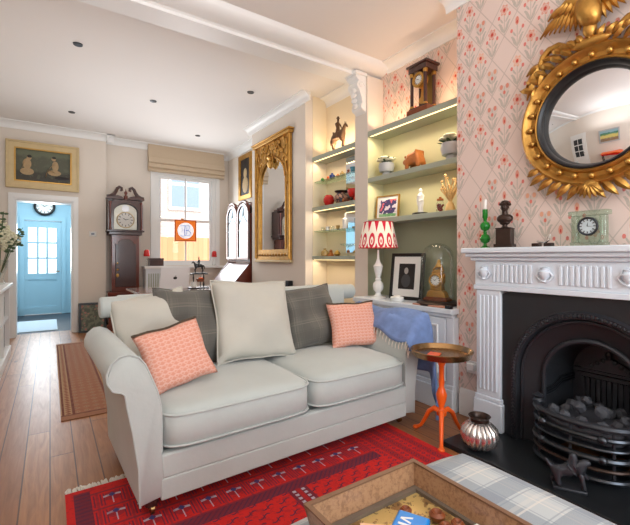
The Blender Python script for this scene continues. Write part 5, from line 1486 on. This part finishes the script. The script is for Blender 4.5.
# potted plants on z 1.93
def flowers_pot(loc, lab, r, drop=False):
    t = thing('potted_plant', lab, 'plant', loc, 0, None)
    MB().lathe([(.5*r, 0), (.55*r, .02*r/.06), (.45*r, .12*r/.06*.3), (.9*r, .6*r), (1.05*r, 1.2*r), (.98*r, 1.7*r), (.9*r, 1.7*r), (.95*r, 1.2*r), (0, 1.1*r)], seg=22).build('pot', M['grey'], t)
    mb = MB(); rnd = random.Random(int(r*1000))
    for k in range(9):
        a = 2*PI*k/9; T = Matrix.Translation((0, 0, 1.55*r)) @ Matrix.Rotation(a, 4, 'Z') @ Matrix.Rotation(R(-35 if not drop else -15), 4, 'Y')
        m2 = MB(T); m2.sph((.9*r, 0, 0), .6*r, (1, .35, .08), 8)
        for f in m2.bm.faces: 
            mb._f([mb.bm.verts.new(v.co) for v in f.verts])
        m2.bm.free()
    mb.build('leaves', M['leaf'], t)
    mb = MB()
    for k in range(6):
        a = 2*PI*k/6+.4; cx, cy, cz = (.6*r*math.cos(a), .6*r*math.sin(a), 2.0*r+.2*r*(k % 2))
        for q in range(6): b = 2*PI*q/6; mb.sph((cx+.32*r*math.cos(b), cy+.32*r*math.sin(b), cz+.12*r), .38*r, (1, 1, .5), 8)
    mb.build('blossoms', M['cream'], t)
    return t
flowers_pot((2.715, 2.80, 1.931), 'small grey pot of white flowers at the pillar end of the green alcove', .074)
flowers_pot((2.715, 2.05, 1.931), 'larger grey pot of white flowers beside the floral wall', .084, True)
t = thing('carved_bear', 'orange brown carved wooden bear between two grey pots', 'carving', (2.715, 2.44, 1.931), -90)
skin('body', M['oakc'], [(0, 0, .11, .055), (.06, 0, .11, .055), (-.055, 0, .105, .048), (-.10, 0, .09, .035), (-.135, 0, .075, .02), (-.055, .035, .05, .02), (-.055, .035, .01, .02), (-.065, -.035, .05, .02), (-.065, -.035, .01, .02),
     (.07, .035, .05, .024), (.075, .035, .01, .02), (.065, -.035, .05, .024), (.06, -.035, .01, .02)], [(0, 1), (0, 2), (2, 3), (3, 4), (2, 5), (5, 6), (2, 7), (7, 8), (1, 9), (9, 10), (1, 11), (11, 12)], t)
for y in (-.022, .022): MB().sph((-.095, y, .128), .012, (.5, 1, 1), 8).build('ear', M['oakc'], t)
# shelf z 1.52
t = thing('tabletop_print', 'small colourful print in a thin gold frame on the lowest green shelf', 'picture', (2.72, 2.80, 1.521), -90); t.rotation_euler = (R(-6), 0, R(-78))
mb = MB()
for a, b, c, d in ((-.13, .13, 0, .012), (-.13, .13, .218, .23), (-.13, -.118, 0, .23), (.118, .13, 0, .23)): mb.box(a, b, -.01, .01, c, d)
mb.build('frame', M['goldl'], t, smooth=False)
MB().box(-.118, .118, -.003, .006, .012, .218).build('mount', M['paper'], t, smooth=False)
MB().box(-.09, .10, -.006, -.0035, .022, .19).build('print', M['collage'], t, smooth=False)
t = thing('statuette', 'slender white statuette on a black oval base', 'statuette', (2.71, 2.37, 1.521), -90)
MB().lathe([(.075, 0), (.075, .012), (.06, .02), (0, .02)], seg=20).build('base', M['black'], t)
mb = MB(); mb.lathe([(.026, .02), (.022, .06), (.03, .11), (.026, .14), (.032, .17), (.014, .19), (.012, .2)], seg=14).sph((0, 0, .213), .018, (.9, 1, 1.15), 12).tube([(.03, 0, .17), (.035, -.01, .13), (.01, -.03, .12)], .008).tube([(-.03, 0, .17), (-.038, .0, .13), (-.03, 0, .09)], .008)
mb.build('figure', M['white'], t)
t = thing('sweet_jar', 'small glass jar of dark red sweets beside the gilt branch ornament', 'jar', (2.71, 2.16, 1.521), 0)
MB().lathe([(.03, 0), (.034, .01), (.034, .075), (.024, .095), (.024, .1)], seg=18).build('glass_body', M['glass'], t)
mb = MB(); rnd = random.Random(2)
for k in range(26): mb.sph((rnd.uniform(-.02, .02), rnd.uniform(-.02, .02), .012+.06*k/26), .010, seg=6)
mb.build('sweets', mat('dark red sweets', S(140, 40, 36), .4, var=.3, vs=60), t)['kind'] = 'stuff'
MB().lathe([(.027, .1), (.027, .115), (.01, .118), (.012, .13), (0, .133)], seg=16).build('lid', M['oakc'], t)
t = thing('gilt_ornament', 'pale gold branching coral ornament beside the floral wall', 'ornament', (2.71, 2.06, 1.521), 0)
mb = MB(); mb.lathe([(.04, 0), (.04, .02), (.03, .06), (.015, .08), (.02, .1)], seg=16); rnd = random.Random(8)
for k in range(14):
    a = 2*PI*k/14; L = rnd.uniform(.1, .21)
    mb.tube([(0, 0, .08), (.03*math.cos(a), .04*math.sin(a), .08+L*.5), (.05*math.cos(a+.3), .09*math.sin(a+.3), .08+L)], [.008, .006, .004], 6).sph((.05*math.cos(a+.3), .08*math.sin(a+.3), .08+L), .012, seg=6)
mb.build('branches', mat('pale gold resin', S(226, 190, 130), .4, .3, var=.1), t)

# ---- cabinet top z .765
CT = .766
t = thing('table_lamp', 'white turned table lamp with a red and cream ikat shade', 'lamp', (2.555, 2.745, CT), 0)
MB().lathe([(.075, 0), (.075, .012), (.045, .02), (.028, .035), (.022, .05), (.045, .08), (.05, .11), (.045, .14), (.022, .165), (.03, .175), (.02, .19), (.04, .27), (.045, .30), (.028, .325), (.02, .34), (.012, .37), (.01, .45), (0, .45)], seg=24).build('base', M['white'], t)
o = MB().lathe([(.185, 1.235-CT), (.135, 1.475-CT)], seg=48)
o.bm.faces.ensure_lookup_table()
for f in [f for f in o.bm.faces if len(f.verts) > 4]: o.bm.faces.remove(f)
sh = o.build('shade', M['ikat'], t, ang=80)
for v in sh.data.vertices: v.co.z += CT
sh.location = (0, 0, -CT)
MB().tube([(.185*math.cos(2*PI*k/40), .185*math.sin(2*PI*k/40), 1.235-CT) for k in range(40)], .003, 6, True).tube([(.135*math.cos(2*PI*k/40), .135*math.sin(2*PI*k/40), 1.475-CT) for k in range(40)], .003, 6, True).build('shade_edging', M['red'], sh)
sh.children[0].location = (0, 0, CT)
MB().sph((0, 0, .52), .03, (1, 1, 1.3)).build('bulb', M['strip'], t)
t = thing('photo_frame', 'black framed black and white portrait photograph on the cabinet', 'picture', (2.655, 2.50, CT), 0); t.rotation_euler = (R(-7), 0, R(-82))
fwd, fht = .175, .42
mb = MB()
for a, b, c, d in ((-fwd, fwd, 0, .03), (-fwd, fwd, fht-.03, fht), (-fwd, -fwd+.03, 0, fht), (fwd-.03, fwd, 0, fht)): mb.box(a, b, -.012, .012, c, d)
mb.build('frame', M['black'], t, smooth=False, bevel=.003)
MB().box(-fwd+.03, fwd-.03, -.004, .004, .03, fht-.03).build('mount', M['paper'], t, smooth=False)
MB().box(-.085, .085, -.006, -.0045, .095, fht-.095).build('photograph', M['drk'], t, smooth=False)
mb = MB(); mb.sph((-.005, -.0075, .26), .026, (.85, .05, 1.15), 14).build('printed_face', mat('grey print', S(176, 172, 168), .6), t)
mb = MB(); mb.sph((-.005, -.007, .17), .055, (.9, .02, 1.1), 14).build('printed_jacket', mat('charcoal print', S(70, 70, 72), .6), t)
MB().tube([(0, .01, .3), (0, .11, .02)], .006).build('strut', M['black'], t)
t = thing('small_white_dish', 'small white pot in front of the portrait photograph', 'pot', (2.50, 2.45, CT), 0)
MB().lathe([(.05, 0), (.058, .01), (.058, .035), (.052, .04), (.045, .03), (0, .03)], seg=24).build('dish', M['white'], t)
MB().lathe([(.03, .03), (.03, .05), (0, .055)], seg=16).build('candle', M['candle'], t)
# glass dome with gilt clock
t = thing('gilt_clock', 'gilt figural mantel clock standing under the glass dome', 'clock', (2.60, 2.10, CT+.031), -78)
MB().box(-.10, .10, -.05, .05, 0, .02).box(-.09, .09, -.045, .045, .02, .03).build('base', M['walnut'], t, bevel=.003)
mb = MB(); mb.prism([(-.085, .03), (.085, .03), (.07, .07), (.055, .085), (-.055, .085), (-.07, .07)], 'y', -.035, .035); mb.prism([(-.05, .085), (.05, .085), (.045, .13), (-.045, .13)], 'y', -.03, .03)
mb.lathe([(0, 0), (.062, 0), (.062, .05), (0, .05)], (0, .02, .165), 24, 'y')
mb.build('case', M['goldl'], t, bevel=.004)
skin('gilt_figure', M['goldl'], [(.02, 0, .24, .022), (.015, 0, .28, .022), (.015, 0, .31, .012), (.012, 0, .335, .016), (-.01, -.01, .27, .010), (-.035, -.01, .245, .008), (.04, 0, .27, .010), (.055, 0, .235, .008), (-.02, -.01, .235, .016), (-.04, -.015, .215, .012), (.05, 0, .22, .014)],
     [(0, 1), (1, 2), (2, 3), (1, 4), (4, 5), (1, 6), (6, 7), (0, 8), (8, 9), (0, 10)], t)
MB().sph((.0, 0, .225), .03, (1.6, .8, .5), 10).sph((.05, 0, .2), .02, (1, 1, 1.4), 8).build('drapery', M['gold'], t)
dial(t, (0, -.034, .165), .045, M['white'], M['goldl'], .009, hour=(10, 8))
t = thing('glass_dome', 'tall clear glass dome over the gilt clock', 'dome', (2.60, 2.10, CT), 0)
MB().lathe([(.165, 0), (.165, .018), (.15, .03), (0, .03)], seg=40).build('base', M['bronze'], t)
mb = MB(); mb.lathe([(.132, .031), (.132, .34), (.13, .38), (.118, .425), (.095, .46), (.06, .485), (.02, .495), (0, .496)], seg=40)
for f in [f for f in mb.bm.faces if len(f.verts) > 4]: mb.bm.faces.remove(f)
mb.build('glass', M['glass'], t, ang=80)
t = thing('wooden_slab', 'rosy wooden slab at the front edge of the cabinet', 'board', (2.47, 2.07, CT), -90)
MB().box(-.15, .15, -.03, .03, 0, .012).build('board', M['pinkw'], t, bevel=.003)
t['label'] = 'rosy wooden slab lying in front of the glass dome'
t.name = 'serving_board'
t = thing('black_matchbox', 'tiny black box on the end of the cabinet by the wallpaper', 'box', (2.45, 1.875, CT), -90)
MB().box(-.025, .025, -.015, .015, 0, .022).build('tray', M['black'], t, bevel=.002); MB().box(-.02, .02, -.017, -.0155, .004, .018).build('strike_strip', M['steel'], t, smooth=False)

# ============================================================ OTTOMAN + TRAY
t = thing('ottoman', 'large pale blue grey plaid ottoman in the foreground', 'ottoman', (0, 0, 0))
OX0, OX1, OY0, OY1, OZ = .45, 1.345, .03, .98, .42
mb = MB()
def ott(u, v):
    a, b = 2*u-1, 2*v-1
    cx, cy = (OX0+OX1)/2, (OY0+OY1)/2
    k = 1-.055*abs(a)**6*abs(b)**6
    e = max(abs(a), abs(b)); z = OZ-.035*e**10+.006*(1-a*a)*(1-b*b)
    return (cx+a*(OX1-OX0)/2*k, cy+b*(OY1-OY0)/2*k, z)
n = 24
mb.grid(ott, n, n)
loop = [(i/n, 0) for i in range(n)]+[(1, i/n) for i in range(n)]+[(1-i/n, 1) for i in range(n)]+[(0, 1-i/n) for i in range(n)]
for k in range(len(loop)):
    p, q = Vector(ott(*loop[k])), Vector(ott(*loop[(k+1) % len(loop)]))
    for z0, z1, s0, s1 in ((None, .36, 1, 1.004), (.36, .20, 1.004, 1.0), (.20, .13, 1.0, .99)):
        def pt(w, z, s_):
            c = Vector(((OX0+OX1)/2, (OY0+OY1)/2, 0)); r_ = c+(Vector((w.x, w.y, 0))-c)*s_; r_.z = w.z if z is None else z; return r_
        mb._f([mb._v(pt(p, z0, s0)), mb._v(pt(q, z0, s0)), mb._v(pt(q, z1, s1)), mb._v(pt(p, z1, s1))])
mb.build('upholstery', M['plaidb'], t, ang=60)
MB().box(OX0+.05, OX1-.05, OY0+.05, OY1-.05, .11, .15).build('frame', M['dmahog'], t)
for x in (OX0+.08, OX1-.08):
    for y in (OY0+.08, OY1-.08): MB().lathe([(.018, .0115), (.026, .06), (.03, .115)], (x, y, 0), 14).build('leg', M['dmahog'], t)
t = thing('serving_tray', 'square deep tray with speckled tan sides and mottled gilt base', 'tray', (0, 0, 0))
TX0, TX1, TY0, TY1, TZ = .545, .955, .42, .865, .428
MB().box(TX0+.02, TX1-.02, TY0+.02, TY1-.02, TZ, TZ+.012).build('base', M['tray'], t, smooth=False)
mb = MB(); th, hh, sl = .012, .08, .018
for (ax, ay, bx, by, nx, ny) in ((TX0, TY1, TX1, TY1, 0, -1), (TX0, TY0, TX1, TY0, 0, 1), (TX0, TY0, TX0, TY1, 1, 0), (TX1, TY0, TX1, TY1, -1, 0)):
    P = [Vector((ax, ay, TZ+hh)), Vector((bx, by, TZ+hh))]
    n_ = Vector((nx, ny, 0))
    mb_ = [P[0], P[1], P[1]+n_*th, P[0]+n_*th]
    bt = [p+n_*sl-Vector((0, 0, hh)) for p in mb_]
    if nx == 0:
        bt[0].x += sl; bt[3].x += sl; bt[1].x -= sl; bt[2].x -= sl
    else:
        bt[0].y += sl; bt[3].y += sl; bt[1].y -= sl; bt[2].y -= sl
    A = [mb._v(p) for p in mb_]; B = [mb._v(p) for p in bt]
    mb._f(A); mb._f(B[::-1])
    for k in range(4): mb._f([A[k], A[(k+1) % 4], B[(k+1) % 4], B[k]])
mb.build('side', M['trayside'], t, smooth=False)
mb = MB()
for (x0, x1, y0, y1) in ((TX0, TX1, TY1-.014, TY1), (TX0, TX1, TY0, TY0+.014), (TX0, TX0+.014, TY0, TY1), (TX1-.014, TX1, TY0, TY1)): mb.box(x0, x1, y0, y1, TZ+hh, TZ+hh+.004)
mb.build('rim', mat('dark tan edge', S(120, 88, 66), .4), t, smooth=False)
mb = MB(); i_ = .034
for (x0, x1, y0, y1) in ((TX0+i_-.014, TX1-i_+.014, TY1-i_-.012, TY1-i_+.006), (TX0+i_-.014, TX0+i_+.004, TY0+i_, TY1-i_), (TX1-i_-.004, TX1-i_+.014, TY0+i_, TY1-i_)): mb.box(x0, x1, y0, y1, TZ+.012, TZ+.022)
mb.build('inner_bead', mat('dull grey moulding', S(104, 92, 80), .5), t, smooth=False)
TB = TZ+.0125
t = thing('foil_packet', 'bright blue foil packet with white lettering in the tray', 'packet', (.765, .715, TB), 28)
MB().box(-.05, .05, -.05, .035, 0, .022).build('packet', M['bluepk'], t, bevel=.006)
mb = MB()
for (x0, x1, y0, y1) in ((-.03, -.023, -.01, .02), (-.012, -.005, -.01, .02)): mb.box(x0, x1, y0, y1, .0222, .0232)
mb.box(-.03, -.005, .002, .006, .0222, .0232)
mb.prism([(.0, -.01), (.006, -.01), (.014, .012), (.022, -.01), (.028, -.01), (.017, .02), (.011, .02)], 'z', .0222, .0232)
mb.build('lettering', M['paper'], t, smooth=False)
o = MB().tube([(0, 0, 0), (.10, -.03, .0)], .0035, 6).build('wooden_stick', mat('pale birch wood', S(236, 186, 150), .6)); o.location = (.672, .79, TB+.012); o.rotation_euler = (0, R(3), R(-20))
tag(o, 'thin pale wooden stick lying in the tray beside the blue packet', 'stick')
t = thing('tea_light', 'small white tea light beside the blue packet', 'candle', (.672, .715, TB), 0)
MB().lathe([(.02, 0), (.021, .018), (.018, .018), (0, .016)], seg=20).build('cup', M['white'], t); MB().tube([(0, 0, .016), (0, 0, .024)], .0015, 5).build('wick', M['black'], t)
for k, (x, y, s_) in enumerate([(.865, .70, 1.0), (.885, .65, .8), (.815, .765, .75), (.845, .655, .9)]):
    mb = MB(); mb.lathe([(.012*s_, 0), (.02*s_, .008*s_), (.022*s_, .018*s_), (.014*s_, .026*s_), (.008*s_, .022*s_), (0, .01*s_)], seg=14)
    o = mb.build('seed_pod', M['walnut']); o.location = (x, y, TB); o.rotation_euler = (0, 0, k)
    tag(o, ['large dried brown seed pod in the tray corner', 'smaller dried seed pod beside the large one', 'dried seed pod nearest the tray corner at the back', 'dried seed pod beside the blue packet'][k], 'seed pod', 'seed pods in the tray')
t = thing('coaster', 'square grey coaster lying at the left side of the tray', 'coaster', (.615, .775, TB), 10)
t['label'] = 'square grey coaster lying near the stick in the tray'
MB().box(-.03, .03, -.03, .03, 0, .004).build('board', M['grey'], t, bevel=.001); MB().box(-.024, .024, -.024, .024, .0042, .0048).build('inlay', M['paper'], t, smooth=False)
t = thing('matchbox', 'pale card box at the right side of the tray', 'box', (.90, .575, TB), 5)
t['label'] = 'pale card box in the tray nearest the fireplace side'
MB().box(-.022, .022, -.04, .04, 0, .02).build('sleeve', M['paper'], t, bevel=.002); MB().box(-.019, .019, -.043, .043, .003, .017).build('drawer', M['grey'], t, smooth=False)

# ============================================================ BOOKCASE left
t = thing('bookcase', 'low white open bookcase along the left wall', 'bookcase', (0, 0, 0))
BX0, BX1, BY0, BY1 = -.775, -.40, 4.5, 5.93
MB().box(BX0, BX1+.03, BY0, BY1+.03, .81, .845).build('top', M['trim'], t, bevel=.005)
MB().box(BX0, BX0+.015, BY0, BY1, .1, .81).build('back_panel', M['trim'], t, smooth=False)
for y in (BY0, 5.2, BY1-.03): MB().box(BX0+.015, BX1, y, y+.03, .1, .81).build('upright', M['trim'], t, smooth=False)
for (a, b) in ((BY0+.03, 5.2), (5.23, BY1-.03)): MB().box(BX0+.015, BX1-.01, a, b, .43, .455).build('shelf', M['trim'], t, smooth=False)
MB().box(BX0, BX1+.015, BY0, BY1+.015, 0, .10).build('plinth', M['trim'], t, bevel=.005)
rnd = random.Random(9); bm_ = [M['lilac'], M['walnut'], M['drk'], M['needle'], M['oakc'], M['grey'], M['pinkw']]
nb = ['faded lilac', 'brown', 'black', 'mottled green', 'tan', 'grey', 'rose']
names = set()
for sh_i, zb in enumerate((.1005, .4555)):
    y = BY1-.045; k = 0
    while y > 5.28:
        w = rnd.uniform(.035, .055); h = rnd.uniform(.22, .30); ci = (k*3+sh_i*2) % 7; y -= w+.003
        b = thing('book', '%s book, %s from the doorway end of the bookcase %s shelf' % (nb[ci], ['first', 'second', 'third', 'fourth', 'fifth', 'sixth', 'seventh', 'eighth', 'ninth', 'tenth', 'eleventh', 'twelfth', 'thirteenth', 'fourteenth', 'fifteenth', 'sixteenth', 'seventeenth', 'eighteenth'][k], ['bottom', 'upper'][sh_i]), 'book', (-.45, y, zb), 0, 'books in the white bookcase')
        MB().box(-.20, 0, .003, w-.003, .003, h-.004).build('pages', M['paper'], b, smooth=False)
        mb = MB(); mb.box(-.205, .004, 0, .003, 0, h).box(-.205, .004, w-.003, w, 0, h).box(.001, .006, 0, w, 0, h)
        mb.build('cover', bm_[ci], b, smooth=False)
        k += 1
# flower arrangement on the bookcase
t = thing('flower_vase', 'cream hydrangea and green foliage in a glass vase on the bookcase', 'flowers', (-.47, 5.62, .846), 0)
MB().lathe([(.05, 0), (.06, .01), (.04, .06), (.07, .18), (.085, .27), (.08, .27), (.065, .18), (0, .05)], seg=22).build('vase', M['glass'], t)
mb = MB(); rnd = random.Random(4)
for cx, cy, cz in ((0, 0, .62), (.07, -.12, .52), (-.08, .07, .56), (.10, .10, .50), (0, -.05, .46)):
    for k in range(60):
        u = Vector((rnd.gauss(0, 1), rnd.gauss(0, 1), rnd.gauss(0, 1))).normalized()*.085
        mb.sph((cx+u.x, cy+u.y, cz+u.z), .017, (1, 1, .7), 6)
mb.build('blossoms', M['cream'], t)
mb = MB()
for k in range(16):
    a = rnd.uniform(0, 2*PI); L = rnd.uniform(.18, .30); top = Vector((L*math.cos(a), L*math.sin(a), rnd.uniform(.45, .86)))
    mb.tube([(0, 0, .08), tuple(top*.5+Vector((0, 0, .12))), tuple(top)], .003, 5)
    for q in range(7):
        p = Vector((0, 0, .3)).lerp(top, .35+q*.1); mb.sph(p+Vector((rnd.uniform(-.03, .03), rnd.uniform(-.03, .03), rnd.uniform(-.02, .02))), .024, (1, .8, .3), 6, Matrix.Rotation(rnd.uniform(0, 3), 3, 'X'))
mb.build('foliage', M['leaf'], t)
t = thing('easel_frame', 'small brown framed picture standing on the bookcase below the flowers', 'picture', (-.47, 5.15, .846), 75); t.rotation_euler = (R(-10), 0, R(70))
MB().box(-.08, .08, -.01, .01, 0, .22).build('frame', M['walnut'], t, bevel=.004); MB().box(-.06, .06, -.013, -.0105, .02, .2).build('picture', M['collage'], t, smooth=False)

# ============================================================ LEFT WALL (seen in the convex mirror)
t = thing('landscape_painting', 'bright green and yellow landscape painting reflected in the convex mirror', 'painting', (XL+.003, 1.35, 1.62), 90)
MB().box(-.40, .40, -.02, 0, -.28, .28).build('canvas', M['land'], t, smooth=False)
mb = MB()
for a, b, c, d in ((-.45, .45, -.33, -.27), (-.45, .45, .27, .33), (-.45, -.39, -.33, .33), (.39, .45, -.33, .33)): mb.box(a, b, -.035, 0, c, d)
mb.build('frame', M['grey'], t, smooth=False, bevel=.005)
t = thing('console_table', 'narrow red lacquer console table reflected in the convex mirror', 'table', (XL+.19, 1.30, 0), 90)
MB().box(-.45, .45, -.15, .15, .78, .81).build('tabletop', M['orange'], t, bevel=.004)
MB().box(-.42, .42, -.13, .13, .70, .7795).build('apron', M['red'], t, bevel=.003)
for x in (-.40, .40):
    for y in (-.11, .11): MB().box(x-.018, x+.018, y-.018, y+.018, 0, .70).build('leg', M['black'], t, bevel=.002)
d = st(MB().box(XL+.001, XL+.04, 2.55, 3.35, .005, 2.0).build('door_2', M['trim'], smooth=False))
mb = MB()
for (a, b, c, e) in ((2.68, 2.93, 1.15, 1.45), (2.97, 3.22, 1.15, 1.45), (2.68, 2.93, 1.5, 1.8), (2.97, 3.22, 1.5, 1.8), (2.68, 2.93, .8, 1.1), (2.97, 3.22, .8, 1.1)): mb.box(XL+.0405, XL+.044, a, b, c, e)
mb.build('pane', mat('dim door glass', S(60, 66, 70), .1), d, smooth=False)
MB().tube([(XL+.04, 2.62, 1.0), (XL+.09, 2.62, 1.0), (XL+.09, 2.72, 1.0)], .01).build('door_handle', M['brass'], d)
mb = MB(); mb.box(XL+.001, XL+.03, 2.46, 2.55, 0, 2.09).box(XL+.001, XL+.03, 3.35, 3.44, 0, 2.09).box(XL+.001, XL+.03, 2.46, 3.44, 2.0, 2.09)
st(mb.build('trim_12b', M['trim'], smooth=False)).name = 'trim_15'

# ============================================================ LIGHTS
def area(name, loc, rot, sx, sy, power, col=(1, 1, 1), spread=None):
    l = bpy.data.lights.new(name, 'AREA'); l.shape = 'RECTANGLE'; l.size = sx; l.size_y = sy; l.energy = power; l.color = col
    if spread: l.spread = R(spread)
    o = bpy.data.objects.new(name, l); C.objects.link(o); o.location = loc; o.rotation_euler = [R(a) for a in rot]; return o
area('front_window_light', (1.05, YF+.02, 1.75), (90, 0, 0), 2.0, 1.9, 74, (.86, .93, 1.0))
area('back_window_light', (2.04, YB-.20, 1.75), (-90, 0, 0), .95, 1.3, 24, (.90, .96, 1))
area('kitchen_light', (-.1, 8.5, 2.43), (0, 0, 0), 1.2, 1.2, 28, (.9, .97, 1))
area('kitchen_door_light', (-.12, KY-.08, 1.3), (-90, 0, 0), .5, .9, 20, (.93, .98, 1))
area('front_ceiling_fill', (.3, -1.2, 2.0), (180, 0, 0), 1.6, 1.4, 44, (.98, .98, 1))  # added fill behind the camera, brightens the ceiling for bounce; no real fitting
area('middle_ceiling_fill', (-.1, 1.3, 2.05), (180, 0, 0), .7, 1.6, 15, (.98, .98, 1))  # unseen added fill aimed at the front ceiling, not a lamp in the room
area('back_ceiling_fill', (1.0, 5.2, 1.75), (180, 0, 0), 2.2, 2.6, 18, (.97, .98, 1))  # invented upward fill, lifts the back room ceiling and walls
warm = (1, .80, .55)
for z, p in ((2.325, 3.6), (1.87, 3.2)): area('shelf_light', (XN+.05, 2.41, z), (0, 20, 0), .03, 1.0, p, warm)
area('shelf_uplight', (XN+.06, 2.41, 2.44), (180, 15, 0), .04, 1.0, 3.6, (1, .62, .34))
for z, p in ((2.275, 2.0), (1.685, 1.6), (1.11, 1.6)): area('niche_light', (XN+.05, 3.56, z), (0, 20, 0), .03, .72, p, warm)
area('niche_uplight', (XN+.08, 3.56, 2.41), (180, 15, 0), .04, .6, 3.0, (1, .72, .45))
for (x, y) in [(.21, 4.17), (1.06, 5.17), (.24, 6.17), (1.95, 4.26), (1.95, 6.25)]:
    l = bpy.data.lights.new('spot', 'SPOT'); l.energy = 9; l.spot_size = R(95); l.spot_blend = .6; l.color = (1, .88, .72); l.shadow_soft_size = .03
    o = bpy.data.objects.new('downlight_lamp', l); C.objects.link(o); o.location = (x, y, CZ-.03)

w = bpy.data.worlds.new('sky'); bpy.context.scene.world = w; w.use_nodes = True; nt = w.node_tree
bg = nt.nodes['Background']; bg.inputs['Color'].default_value = (.86, .93, 1, 1); bg.inputs['Strength'].default_value = 2.3
sun = bpy.data.lights.new('sun', 'SUN'); sun.energy = 3.2; sun.angle = R(3); o = bpy.data.objects.new('sun', sun); C.objects.link(o); o.rotation_euler = (R(50), 0, R(20))

# ============================================================ CAMERA
cam = bpy.data.cameras.new('camera'); co = bpy.data.objects.new('camera', cam); C.objects.link(co)
F = 395.0
cam.sensor_fit = 'HORIZONTAL'; cam.sensor_width = 36; cam.lens = 36*F/630
cam.shift_y = -(262.5-257)/630
cam.clip_start = .02
co.location = (0, 0, 1.15); co.rotation_euler = (R(90), 0, -math.atan2(265, F))
sc = bpy.context.scene; sc.camera = co
sc.view_settings.view_transform = 'Standard'; sc.view_settings.look = 'None'; sc.view_settings.exposure = 0.0
sc.cycles.max_bounces = 8; sc.cycles.diffuse_bounces = 4; sc.cycles.glossy_bounces = 4; sc.cycles.transparent_max_bounces = 12
sc.cycles.caustics_reflective = False; sc.cycles.caustics_refractive = False
sc.cycles.sample_clamp_indirect = 4
